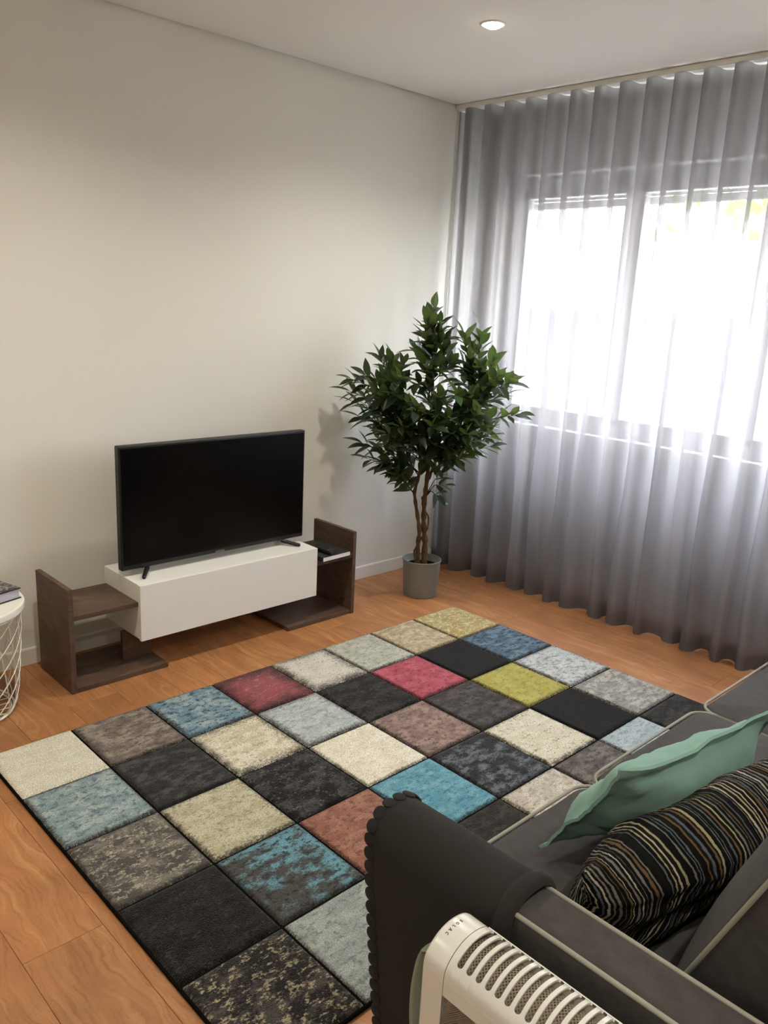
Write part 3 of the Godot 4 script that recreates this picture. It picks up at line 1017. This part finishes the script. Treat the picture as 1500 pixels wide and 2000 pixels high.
func build_sofa() -> void:
	var o := Vector3(-1.96, 0, 2.72)
	var s := thing("sofa", "charcoal fabric three-seat sofa with pale piping facing the television", "sofa", o)
	part("base", MB.new().rbox(Vector3(-1.96, 0.175, 2.74) - o, Vector3(1.74, 0.25, 0.76), 0.02), M.sofa, s)
	part("backrest", MB.new().rbox(Vector3(-1.96, 0.42, 3.115) - o, Vector3(1.76, 0.74, 0.11), 0.03), M.sofa, s)
	for e in [[-2.815, -2.905], [-1.105, -1.015]]:
		var xi: float = e[0]
		var xo: float = e[1]
		var a := part("arm", MB.new().rbox(Vector3((xi + xo) / 2, 0.335, 2.725) - o, Vector3(0.096, 0.57, 0.83), 0.022), M.sofa, s)
		for x in [xi, xo]:
			var sg := signf(x - (xi + xo) / 2)
			part("piping", MB.new().tube([Vector3(x - sg * 0.002, 0.6155, 2.56) - o, Vector3(x - sg * 0.002, 0.6155, 2.7) - o, Vector3(x - sg * 0.002, 0.6145, 2.9) - o, Vector3(x - sg * 0.002, 0.6155, 3.13) - o], 0.0042, 6), M.piping, a)
	for x in [-2.86, -1.06]:
		for z in [2.38, 3.08]:
			part("foot", MB.new().lathe([Vector2(0, 0), Vector2(0.018, 0), Vector2(0.024, 0.06), Vector2(0, 0.06)], 14, Vector3(x, 0, z) - o), M.black_plastic, s)
	var cw := 0.556
	for k in 3:
		var cx := -2.26 - cw / 2 + cw * k + 0.001
		var sc := part("seat_cushion", pad(cw - 0.004, 0.60, 0.145, 0.055, 0.022, 0.0, 20 + k), M.sofa, s)
		sc.position = Vector3(cx, 0.300, 2.615) - o
		var pp := part("piping", pad_piping(cw - 0.004, 0.60, 0.055, 0.145), M.piping, sc)
		pp.set_meta("label", "pale grey piping along the top edge")
		part("piping", pad_piping(cw - 0.004, 0.60, 0.055, 0.008), M.piping, sc)
	for k in 3:
		var cx := -2.785 + cw / 2 + cw * k
		var bc := part("back_cushion", pad(cw - 0.006, 0.44, 0.115, 0.05, 0.042, 0.015, 40 + k), M.sofa, s)
		# local y faces the television, leaning back
		bc.transform = Transform3D(Basis.from_euler(Vector3(-PI / 2 + 0.39, 0, 0)), Vector3(cx + 0.012, 0.455, 2.872) - o)
		bc.transform.origin += bc.transform.basis * Vector3(0, 0, 0.22)
		part("piping", pad_piping(cw - 0.006, 0.44, 0.05, 0.115), M.piping, bc)
		part("piping", pad_piping(cw - 0.006, 0.44, 0.05, 0.0), M.piping, bc)

func build_cover() -> void:
	var o := Vector3(-2.86, 0.0, 2.43)
	var c := thing("armrest_cover", "dark felt armrest cover with a scalloped edge draped over the sofa arm", "armrest cover", o)
	# profile across the arm: inner hem, over the rounded top, down the outer side
	var prof := [Vector2(-2.797, 0.455), Vector2(-2.795, 0.50), Vector2(-2.793, 0.55)]
	for k in 13:
		var an := PI * k / 12.0
		var q := Vector2(cos(an), sin(an))
		prof.append(Vector2(-2.857 + 0.065 * signf(q.x) * pow(absf(q.x), 0.8), 0.565 + 0.073 * pow(q.y, 0.8)))
	prof.append_array([Vector2(-2.924, 0.50), Vector2(-2.925, 0.42), Vector2(-2.925, 0.34), Vector2(-2.924, 0.26), Vector2(-2.923, 0.18), Vector2(-2.922, 0.10), Vector2(-2.921, 0.05)])
	var n: int = prof.size()
	var front := func(k: int) -> float:
		return 2.283 + clampf((0.58 - prof[k].y) * 0.13, 0, 0.08) * (1.0 if prof[k].x < -2.86 else 0.3)
	var normal := func(k: int) -> Vector2:
		var t: Vector2 = prof[mini(k + 1, n - 1)] - prof[maxi(k - 1, 0)]
		return Vector2(t.y, -t.x).normalized()
	var rows := []
	var f := FastNoiseLite.new()
	f.seed = 8
	f.frequency = 6.0
	var zs := [0.0, 0.08, 0.2, 0.35, 0.5, 0.65, 0.78, 0.85, 0.882, 0.895, 0.91, 0.94, 0.97, 0.99, 1.0]
	var lift := [0.0, 0.0, 0.0, 0.0, 0.0, 0.0, 0.001, 0.002, 0.0, -0.002, 0.004, 0.008, 0.008, 0.004, -0.003]
	for a in zs.size():
		var row := []
		for k in n:
			var nn: Vector2 = normal.call(k)
			var z: float = lerpf(front.call(k), 2.590, zs[a])
			var w: float = lift[a] + 0.003 * f.get_noise_2d(z, k * 0.03)
			row.append(Vector3(prof[k].x - nn.x * -w, prof[k].y + nn.y * w, z) - o)
		rows.append(row)
	# inner face, six millimetres inside, joined round the rims
	var inner := []
	for a in [zs.size() - 1, zs.size() - 6, 3, 0]:
		var row := []
		for k in n:
			var nn: Vector2 = normal.call(k)
			var z: float = lerpf(front.call(k), 2.590, zs[a])
			row.append(Vector3(prof[k].x - nn.x * 0.006, prof[k].y - nn.y * 0.006, z) - o)
		inner.append(row)
	var all := rows.duplicate()
	all.append_array(inner)
	part("cloth", MB.new().grid(all, false, true, true), M.cover, c)
	# scallops along the front edge
	var run := 0.0
	var next := 0.012
	for k in n - 1:
		var a: Vector2 = prof[k]
		var b: Vector2 = prof[k + 1]
		var l := a.distance_to(b)
		while run + l > next:
			var q := a.lerp(b, (next - run) / l)
			var t := (b - a) / l
			var nn := Vector2(t.y, -t.x)
			var z: float = lerpf(front.call(k), front.call(k + 1), (next - run) / l) + 0.002
			var cm := MB.new()
			var top := []
			var rim := []
			var ctr := []
			var low := []
			var ctr2 := []
			for g in 14:
				var an := TAU * g / 14.0
				var d := Vector3(t.x * cos(an), t.y * cos(an), -sin(an))
				var base := Vector3(q.x, q.y, z) - o
				var up := Vector3(nn.x, nn.y, 0)
				ctr.append(base + up * 0.0025)
				top.append(base + d * 0.0115 + up * 0.0020)
				rim.append(base + d * 0.0130)
				low.append(base + d * 0.0115 - up * 0.0020)
				ctr2.append(base - up * 0.0025)
			cm.grid([ctr, top, rim, low, ctr2], true, false, true)
			part("scallop", cm, M.cover, c)
			next += 0.0255
		run += l

# ------------------------------------------------------------------ pillows
# w by h pillow standing on its lower edge, thickness 2t, flange of flat cloth round it
func pillow(w: float, h: float, t: float, flange: float, sd: int, wrinkle: float) -> MB:
	var f := FastNoiseLite.new()
	f.seed = sd
	f.frequency = 4.0
	var g := FastNoiseLite.new()
	g.seed = sd + 5
	g.frequency = 9.0
	var n := 40
	var faces := []
	for side in [1.0, -1.0]:
		var rows := []
		for a in n + 1:
			var row := []
			for b in n + 1:
				var u := float(b) / n * 2 - 1
				var v := float(a) / n * 2 - 1
				var fu := 1.0 - 2.0 * flange / w
				var fv := 1.0 - 2.0 * flange / h
				var iu := clampf(absf(u) / fu, 0, 1)
				var iv := clampf(absf(v) / fv, 0, 1)
				var thick := t * pow(maxf(0.0, 1 - pow(iu, 2.6)), 0.55) * pow(maxf(0.0, 1 - pow(iv, 2.6)), 0.55)
				# corners keep their points, sides draw in
				var pin := 1.0 - 0.06 * (1 - u * u) * absf(v) * absf(v) - 0.0
				var pin2 := 1.0 - 0.06 * (1 - v * v) * u * u
				var x := u * w / 2 * pin2
				var y := v * h / 2 * pin
				var wr := wrinkle * g.get_noise_3d(x, y, side * 2) * clampf(thick / t * 3.0, 0.3, 1) + wrinkle * 0.8 * f.get_noise_2d(x * 1.7, y * 0.8)
				var z: float = side * (maxf(thick, 0.003 if flange > 0.01 else 0.0) + side * 0.0) + wr * (1.0 if thick > 0.004 else 0.0)
				z += 0.028 * f.get_noise_2d(u * 0.13 + 3, v * 0.13)
				row.append(Vector3(x, y, z))
			rows.append(row)
		faces.append(rows)
	var mb := MB.new()
	mb.grid(faces[0], false, false, false, 1.0, 1.0)
	mb.grid(faces[1], false, false, false, 1.0, 1.0)
	# rim
	var rim := [[], []]
	for s in 2:
		for b in n + 1:
			rim[s].append(faces[s][0][b])
		for a in range(1, n + 1):
			rim[s].append(faces[s][a][n])
		for b in range(n - 1, -1, -1):
			rim[s].append(faces[s][n][b])
		for a in range(n - 1, 0, -1):
			rim[s].append(faces[s][a][0])
	if flange > 0.01:
		mb.grid([rim[0], rim[1]], true, false, false)
	# normals outwards
	var half := (n + 1) * (n + 1)
	for k in mb.p.size():
		var out := 1.0 if k < half else -1.0
		if k < 2 * half and mb.n[k].z * out < 0:
			mb.n[k] = -mb.n[k]
	var m := MB.new()
	m.raw(mb.p, mb.n, mb.uv, mb.ix)
	return m

func build_pillows() -> void:
	var s := thing("striped_cushion", "plump cushion of thin black and cream wavy stripes leaning in the sofa corner", "cushion", Vector3(-2.525, 0.468, 2.655))
	var pm := pillow(0.54, 0.20, 0.082, 0.002, 31, 0.005)
	for k in pm.uv.size():
		pm.uv[k] = Vector2(pm.uv[k].y * 0.7, pm.uv[k].x * 1.35 + 0.5 * pow(pm.uv[k].y - 0.75, 2))
	# plumped up towards the free end
	for k in pm.p.size():
		pm.p[k].y += 0.055 * (pm.p[k].x / 0.54 + 0.5) * (pm.p[k].y / 0.20 + 0.5)
	var sb := part("cover", pm, M.striped, s)
	sb.transform = Transform3D(Basis.from_euler(Vector3(0.22, -0.20, 0.04)), Vector3(0, 0.101, 0.012))
	var t := thing("teal_cushion", "pale sea-green cushion with a flat flange leaning on the striped cushion", "cushion", Vector3(-2.36, 0.468, 2.555))
	var tb := part("cover", pillow(0.50, 0.295, 0.062, 0.024, 52, 0.006), M.teal, t)
	tb.transform = Transform3D(Basis.from_euler(Vector3(0.55, -0.20, -0.05)), Vector3(0, 0.134, -0.012))

# ------------------------------------------------------------------ heater
func heater_point(s: float) -> Vector2:
	# across the top, from the back edge (s = 0) over the crown to the front crease (s = 1)
	var pts := [Vector2(-2.942, 0.602), Vector2(-2.952, 0.609), Vector2(-2.970, 0.6135), Vector2(-2.990, 0.6135), Vector2(-3.008, 0.608), Vector2(-3.024, 0.597), Vector2(-3.035, 0.583), Vector2(-3.038, 0.565)]
	var f := clampf(s, 0, 1) * (pts.size() - 1)
	var k := mini(int(f), pts.size() - 2)
	var p0: Vector2 = pts[maxi(k - 1, 0)]
	var p3: Vector2 = pts[mini(k + 2, pts.size() - 1)]
	return pts[k].cubic_interpolate(pts[k + 1], p0, p3, f - k)

func build_heater() -> void:
	var zA := 2.528
	var zB := 3.17
	var cap := 0.042
	var o := Vector3(-2.99, 0, (zA + zB) / 2)
	var h := thing("convector_heater", "cream convector heater with slotted top and mesh front beside the sofa arm", "heater", o)
	# end caps
	for e in [0, 1]:
		var z0 := zA if e == 0 else zB - cap + 0.001
		var z1 := z0 + cap - 0.001
		var prof := []
		for k in 22:
			prof.append(heater_point(k / 21.0))
		prof.append_array([Vector2(-3.0385, 0.50), Vector2(-3.0385, 0.06), Vector2(-2.941, 0.06), Vector2(-2.941, 0.40), Vector2(-2.941, 0.59)])
		var c := Vector2(-2.99, 0.45)
		var rows := []
		for q in [[0.0, z0], [0.93, z0], [0.985, z0 + 0.0015], [1.0, z0 + 0.006], [1.0, z1], [0.0, z1]]:
			var row := []
			for v in prof:
				var d: Vector2 = v
				# shrink towards the middle only a little: a rounded rim
				var sh: Vector2 = c + (d - c) * q[0] if q[0] == 0.0 else d - (d - c).normalized() * (1.0 - q[0]) * 0.1
				row.append(Vector3(sh.x, sh.y, q[1]) - o)
			rows.append(row)
		# sharp edges need their own vertices: build the strips apart
		var mb := MB.new()
		mb.grid(rows.slice(0, 5), true, false, true)
		part("end_cap", mb, M.heater, h)
	# slotted top: one cell for each slot, every cell a ring of faces round a long hole
	var pitch := 0.0168
	var cells := int((zB - zA - 2 * cap - 0.012) / pitch)
	var zs := zA + cap + 0.008
	var top := MB.new()
	var strip := func(z0: float, z1: float) -> void:
		var rows := []
		for k in 22:
			var q := heater_point(k / 21.0)
			rows.append([Vector3(q.x, q.y, z0) - o, Vector3(q.x, q.y, z1) - o])
		top.grid(rows, false, false, false)
	strip.call(zA + cap, zs)
	strip.call(zs + cells * pitch, zB - cap)
	for c in cells:
		var zc := zs + (c + 0.5) * pitch
		var s0 := 0.08
		var s1 := 0.75
		var hw := 0.0052
		var rad_s := 0.035
		var inner := []
		var outer := []
		# walk round: hole points (s, dz), outer points on the cell border
		for side in [1.0, -1.0]:
			for k in 25:
				var f := (k if side > 0 else 24 - k) / 24.0
				inner.append(Vector2(lerpf(s0 + rad_s, s1 - rad_s, f), side * hw))
				outer.append(Vector2(f, side * pitch / 2))
			for k in range(1, 6):
				var an := PI / 6.0 * k
				var sc := (s1 - rad_s) if side > 0 else (s0 + rad_s)
				inner.append(Vector2(sc + side * sin(an) * rad_s, side * cos(an) * hw))
				outer.append(Vector2(1.0 if side > 0 else 0.0, side * lerpf(1, -1, k / 6.0) * pitch / 2))
		var ro := []
		var ri := []
		var rd := []
		for k in inner.size():
			var a := heater_point(outer[k].x)
			var b := heater_point(inner[k].x)
			var nn := (b - Vector2(-2.99, 0.52)).normalized()
			ro.append(Vector3(a.x, a.y, zc + outer[k].y) - o)
			ri.append(Vector3(b.x, b.y, zc + inner[k].y) - o)
			rd.append(Vector3(b.x - nn.x * 0.003, b.y - nn.y * 0.003, zc + inner[k].y) - o)
		# rings between border and hole, so that the faces follow the crown
		var rings := [ro]
		for g in range(1, 5):
			var ring := []
			for k in inner.size():
				var w: Vector2 = outer[k].lerp(inner[k], g / 5.0)
				var q := heater_point(w.x)
				ring.append(Vector3(q.x, q.y, zc + w.y) - o)
			rings.append(ring)
		rings.append(ri)
		top.grid(rings, true, false, false)
		top.grid([ri, rd], true, false, false)
	# smooth normals from the profile, except on the walls of the holes
	var prof_n := []
	for k in 81:
		var a := heater_point(k / 80.0 - 0.01)
		var b := heater_point(k / 80.0 + 0.01)
		var q := heater_point(k / 80.0)
		prof_n.append([q, Vector2(b.y - a.y, a.x - b.x).normalized()])
	for k in top.p.size():
		if absf(top.n[k].z) > 0.6:
			continue
		var q := Vector2(top.p[k].x + o.x, top.p[k].y + o.y)
		var best := 0
		for g in 81:
			if q.distance_squared_to(prof_n[g][0]) < q.distance_squared_to(prof_n[best][0]):
				best = g
		var m: Vector2 = prof_n[best][1]
		if m.dot(q - Vector2(-2.99, 0.50)) < 0:
			m = -m
		top.n[k] = Vector3(m.x, m.y, 0)
	var tm := MB.new()
	tm.raw(top.p, top.n, top.uv, top.ix)
	part("slotted_top", tm, M.heater, h)
	# perforated deck under the slots
	var dk := MB.new()
	var zl := zB - zA - 2 * cap
	var rows2 := []
	for k in 12:
		var q := heater_point(0.03 + 0.9 * k / 11.0)
		var c2 := Vector2(-2.99, 0.52)
		q = c2 + (q - c2) * 0.86
		rows2.append([Vector3(q.x, q.y, zA + cap) - o, Vector3(q.x, q.y, zB - cap) - o])
	dk.grid(rows2, false, false, false, zl / 0.012, 8.0)
	part("perforated_deck", dk, M.grille, h)
	part("heating_element", MB.new().box(Vector3(-2.988, 0.26, (zA + zB) / 2) - o, Vector3(0.04, 0.34, zl - 0.03)), M.heater_fins, h)
	# front: band, mesh, lower band; back sheet
	part("front_band", MB.new().box(Vector3(-3.0365, 0.5535, (zA + zB) / 2) - o, Vector3(0.003, 0.024, zl)), M.heater, h)
	part("front_band", MB.new().box(Vector3(-3.0365, 0.09, (zA + zB) / 2) - o, Vector3(0.003, 0.06, zl)), M.heater, h)
	var gr := MB.new()
	gr.grid([[Vector3(-3.034, 0.5415, zA + cap) - o, Vector3(-3.034, 0.5415, zB - cap) - o], [Vector3(-3.034, 0.12, zA + cap) - o, Vector3(-3.034, 0.12, zB - cap) - o]], false, false, false, zl / 0.0078, 0.42 / 0.0078)
	part("mesh_front", gr, M.grille, h)
	part("back_sheet", MB.new().box(Vector3(-2.9425, 0.33, (zA + zB) / 2) - o, Vector3(0.003, 0.545, zl)), M.heater, h)
	for z in [zA + 0.06, zB - 0.06]:
		part("foot", MB.new().rbox(Vector3(-2.99, 0.03, z) - o, Vector3(0.16 if z > 3.0 else 0.10, 0.06, 0.035), 0.008), M.heater, h)
	# carrying handle on the end
	var hp := []
	for k in 15:
		var f := k / 14.0
		var an := PI * f
		hp.append(Vector2(-sin(an), cos(an)))
	var hm := MB.new()
	var ring := []
	for k in 17:
		var f := k / 16.0
		var y := lerpf(0.578, 0.36, f)
		var out := 0.036 * pow(sin(PI * clampf(f, 0.0, 1.0)), 0.35)
		var row := []
		for g in 8:
			var an := TAU * g / 8.0
			row.append(Vector3(-3.005 + cos(an) * 0.017, y + sin(an) * 0.003 * (1.0 - pow(sin(PI * f), 0.3)), zA + 0.002 - out + sin(an) * 0.005) - o)
		ring.append(row)
	hm.grid(ring, true, false, true)
	part("handle", hm, M.heater_handle, h)
	# lettering round the curve of the end cap
	var word := "SOLAC"
	var fo := SystemFont.new()
	fo.font_names = PackedStringArray(["Droid Sans"])
	fo.font_weight = 700
	for k in word.length():
		var s := 0.315 + 0.0575 * k
		var q := heater_point(s)
		var q2 := heater_point(s + 0.03)
		var along := Vector3(q2.x - q.x, q2.y - q.y, 0).normalized()
		var up := Vector3(0, 0, 1)
		var out := along.cross(up)
		if out.y < 0:
			out = -out
		var t := TextMesh.new()
		t.font = fo
		t.text = word[k]
		t.font_size = 16
		t.pixel_size = 0.00042
		t.depth = 0.0006
		var le := obj("letter", t, M.heater_ink, h)
		le.transform = Transform3D(Basis(along, up, along.cross(up)), Vector3(q.x, q.y, zA + 0.0145) - o)

# ------------------------------------------------------------------ tree
func build_tree() -> void:
	var at := Vector3(-0.77, 0, 0.376)
	var t := thing("potted_tree", "artificial dark green leafy tree with twisted trunks in a grey pot", "potted tree", at)
	part("pot", MB.new().lathe([Vector2(0, 0.0), Vector2(0.082, 0.0), Vector2(0.088, 0.004), Vector2(0.0915, 0.06), Vector2(0.0925, 0.0605), Vector2(0.093, 0.064), Vector2(0.094, 0.10), Vector2(0.099, 0.186), Vector2(0.1025, 0.190), Vector2(0.1025, 0.196), Vector2(0.099, 0.198), Vector2(0.0965, 0.194), Vector2(0.093, 0.15), Vector2(0, 0.15)], 48), M.pot, t)
	part("soil", MB.new().lathe([Vector2(0, 0.163), Vector2(0.03, 0.165), Vector2(0.06, 0.161), Vector2(0.0925, 0.158), Vector2(0.0925, 0.152), Vector2(0, 0.152)], 28), M.soil, t)
	# u runs across the room corner, v away into it
	var U := Vector3(0.716, 0, 0.698)
	var V := Vector3(0.698, 0, -0.716)
	var P := func(u: float, y: float, v: float) -> Vector3:
		return U * u + V * v + Vector3(0, y, 0)
	var stem := func(pts: Array) -> Curve3D:
		var c := Curve3D.new()
		for k in pts.size():
			var d: Vector3 = (pts[mini(k + 1, pts.size() - 1)] - pts[maxi(k - 1, 0)]) / 6.0
			c.add_point(pts[k], -d, d)
		return c
	var rr := RandomNumberGenerator.new()
	rr.seed = 21
	var main_c: Curve3D = stem.call([P.call(0.012, 0.15, 0.01), P.call(0.012, 0.28, 0.01), P.call(-0.003, 0.39, 0.0), P.call(-0.006, 0.50, 0.005), P.call(0.0, 0.61, 0.0), P.call(0.006, 0.72, 0.0), P.call(0.01, 0.85, 0.0), P.call(0.0, 1.02, 0.01), P.call(0.0, 1.25, 0.0), P.call(-0.012, 1.44, 0.0)])
	var left_c: Curve3D = stem.call([P.call(-0.018, 0.15, -0.012), P.call(-0.026, 0.27, -0.012), P.call(-0.022, 0.35, -0.018), P.call(-0.037, 0.43, -0.016), P.call(-0.050, 0.49, -0.01), P.call(-0.061, 0.55, -0.008), P.call(-0.046, 0.62, -0.012), P.call(-0.034, 0.70, -0.018), P.call(-0.06, 0.82, -0.02), P.call(-0.12, 0.96, -0.02), P.call(-0.19, 1.08, -0.01)])
	var rear_c: Curve3D = stem.call([P.call(0.008, 0.62, 0.004), P.call(0.05, 0.74, 0.03), P.call(0.12, 0.86, 0.05), P.call(0.20, 0.98, 0.05), P.call(0.26, 1.08, 0.04)])
	var vine_c: Curve3D = stem.call([P.call(-0.03, 0.16, -0.03), P.call(-0.045, 0.24, -0.022), P.call(-0.015, 0.31, -0.038), P.call(0.02, 0.37, -0.022), P.call(0.022, 0.42, 0.012), P.call(-0.01, 0.47, 0.02), P.call(-0.02, 0.53, -0.012)])
	var stems := [main_c, left_c, rear_c]
	var draw := func(called: String, c: Curve3D, r0: float, r1: float, m: Material) -> void:
		var n := int(c.get_baked_length() / 0.018) + 2
		var path := []
		var rad := []
		for k in n:
			var f := float(k) / (n - 1)
			path.append(c.sample_baked(f * c.get_baked_length()))
			rad.append(lerpf(r0, r1, f) * (1.0 + 0.16 * sin(k * 1.7) + rr.randf_range(-0.10, 0.10)))
		part(called, MB.new().tube(path, rad, 10), m, t)
	draw.call("trunk", main_c, 0.0155, 0.004, M.bark)
	draw.call("trunk", left_c, 0.0125, 0.0035, M.bark)
	draw.call("trunk", rear_c, 0.009, 0.003, M.bark)
	draw.call("vine", vine_c, 0.005, 0.004, M.bark)
	# twig ends: u, height
	var tips := [[-0.017, 1.475], [0.017, 1.40], [-0.045, 1.40], [0.134, 1.345], [0.205, 1.36], [0.191, 1.264], [0.281, 1.244], [0.31, 1.176], [0.352, 1.147], [0.40, 0.997], [0.365, 1.072], [0.37, 0.898], [0.325, 0.80], [0.254, 0.79], [0.151, 0.78], [-0.274, 1.225], [-0.21, 1.215], [-0.333, 1.139], [-0.40, 1.12], [-0.405, 1.055], [-0.395, 0.996], [-0.335, 0.80], [-0.355, 0.921], [-0.295, 0.745], [-0.234, 0.68], [-0.163, 0.67], [-0.147, 1.205], [-0.095, 1.265], [-0.053, 1.33], [0.051, 1.28], [-0.169, 1.147], [0.112, 1.136], [0.054, 0.86], [-0.096, 0.79], [0.242, 1.091], [-0.292, 1.065], [0.148, 0.985], [-0.21, 0.967], [-0.037, 1.078], [0.007, 1.181], [-0.257, 0.861], [0.23, 0.912], [0.06, 1.02], [-0.12, 0.90], [0.10, 0.90], [-0.30, 0.97], [0.30, 1.0], [-0.05, 0.96], [0.18, 1.06], [-0.13, 1.03], [0.29, 0.88], [-0.24, 1.02], [-0.20, 0.72], [-0.28, 0.80], [-0.16, 0.76], [-0.22, 0.88], [-0.30, 0.90], [0.02, 0.83, -0.2], [-0.06, 0.88, -0.22], [0.09, 0.83, -0.2], [0.0, 0.93, -0.25], [0.08, 0.97, -0.24], [-0.09, 1.0, -0.24], [0.03, 1.06, -0.2], [-0.16, 0.92, -0.24], [0.17, 0.90, -0.24], [0.10, 1.08, -0.2], [0.20, 0.83, -0.15], [-0.02, 0.76, -0.15], [0.22, 0.99, -0.2], [-0.18, 1.07, -0.2], [-0.08, 1.12, -0.1], [0.08, 1.22, -0.06], [0.13, 1.20, 0.0], [-0.05, 1.20, -0.08], [-0.02, 1.30, 0.0], [0.04, 1.33, 0.0]]
	var leaf_meshes := []
	for k in 3:
		leaf_meshes.append(leaf_mesh(0.088 + 0.010 * k, 0.0185 + 0.0015 * k, 0.10 + 0.12 * k))
	var spots := []
	for k in tips.size() + 3:
		var a: Vector3
		var e: Vector3
		if k < tips.size():
			var u: float = tips[k][0]
			var y: float = tips[k][1]
			var v := rr.randf_range(-0.24, 0.20) * (0.45 if y > 1.2 else 1.0)
			if tips[k].size() > 2:
				v = tips[k][2]
			e = P.call(u, y, v)
			# leave the nearest stem a little below the tip
			var c: Curve3D = stems[0] if absf(u) < 0.10 else (stems[1] if u < 0 else stems[2])
			var want := minf(y - 0.10 - absf(u) * 0.15, 1.05 if c != stems[0] else 1.3)
			var best := 0.0
			for q in 60:
				var s := c.get_baked_length() * q / 59.0
				if absf(c.sample_baked(s).y - want) < absf(c.sample_baked(best).y - want):
					best = s
			a = c.sample_baked(best)
		else:
			a = P.call(0.0, 0.53, 0.0)
			e = [P.call(0.085, 0.60, -0.03), P.call(0.055, 0.545, -0.05), P.call(0.07, 0.65, 0.01)][k - tips.size()]
		var m := (a + e) / 2 + Vector3(rr.randf_range(-0.02, 0.02), 0.025 if e.y < 1.2 else 0.0, rr.randf_range(-0.02, 0.02))
		var tc: Curve3D = stem.call([a, m, e])
		var path := []
		var rad := []
		for q in 8:
			path.append(tc.sample_baked(tc.get_baked_length() * q / 7.0))
			rad.append(lerpf(0.0032, 0.0012, q / 7.0))
		part("twig", MB.new().tube(path, rad, 5), M.twig, t)
		var length := tc.get_baked_length()
		var count := clampi(int(length * 0.9 / 0.0125), 12, 20)
		if k >= tips.size():
			count = 4
		for q in count:
			var f := 1.0 - float(q) / count * (0.85 if length > 0.15 else 1.0) * (0.4 if k >= tips.size() else 1.0)
			var pos := tc.sample_baked(length * f)
			var dir := (tc.sample_baked(minf(length, length * f + 0.01)) - tc.sample_baked(maxf(0, length * f - 0.012))).normalized()
			var an := q * 2.4 + rr.randf_range(-0.4, 0.4)
			var sd := dir.cross(Vector3.UP if absf(dir.y) < 0.9 else Vector3.RIGHT).normalized()
			var side := sd * cos(an) + dir.cross(sd) * sin(an)
			var spread := 0.15 if q == 0 else rr.randf_range(0.6, 1.15)
			var ld := (dir + side * spread + Vector3(0, 0.05, 0)).normalized()
			var ln := ld.cross(Vector3(rr.randf_range(-0.5, 0.5), 1, rr.randf_range(-0.5, 0.5))).normalized()
			var up := ln.cross(ld)
			var sc := rr.randf_range(0.75, 1.12)
			var tf := Transform3D(Basis(ln, up, ld).scaled(Vector3(sc, sc, sc)), pos)
			var tipp := tf * Vector3(0, 0, 0.09)
			var tw := tipp + at
			if tw.z < 0.02 or tw.x > -0.36 or pos.z + at.z < 0.02:
				continue
			spots.append([tf, rr.randi_range(0, 2), (3 if rr.randf() < 0.10 and e.dot(U) > 0.0 else rr.randi_range(0, 2)), tf.origin.dot(V)])
	# those facing the room are leaves of their own, the rest behind them one part
	spots.sort_custom(func(a, b): return a[3] < b[3])
	var rest := MB.new()
	for k in spots.size():
		var s: Array = spots[k]
		if k < 298:
			var l := obj("leaf", leaf_meshes[s[1]], M.leaves[s[2]], t)
			l.transform = s[0]
		else:
			var src: Array = leaf_meshes[s[1]].surface_get_arrays(0)
			var v := PackedVector3Array()
			var nn := PackedVector3Array()
			for q in src[Mesh.ARRAY_VERTEX]:
				v.append(s[0] * q)
			for q in src[Mesh.ARRAY_NORMAL]:
				nn.append((s[0].basis * q).normalized())
			rest.raw(v, nn, src[Mesh.ARRAY_TEX_UV], src[Mesh.ARRAY_INDEX])
	print("leaves ", spots.size())
	if spots.size() > 298:
		var o := part("foliage", rest, M.leaves[0], t)
		o.set_meta("kind", "stuff")

func leaf_mesh(l: float, w: float, bend: float) -> Mesh:
	var rows := []
	for k in 6:
		var f := k / 5.0
		var ww := w * sin(PI * pow(f, 0.85)) + 0.0008
		var y := -bend * l * f * f * 0.6
		rows.append([Vector3(-ww, y + ww * 0.28, f * l), Vector3(0, y, f * l), Vector3(ww, y + ww * 0.28, f * l)])
	return MB.new().grid(rows, false, false, false).mesh()
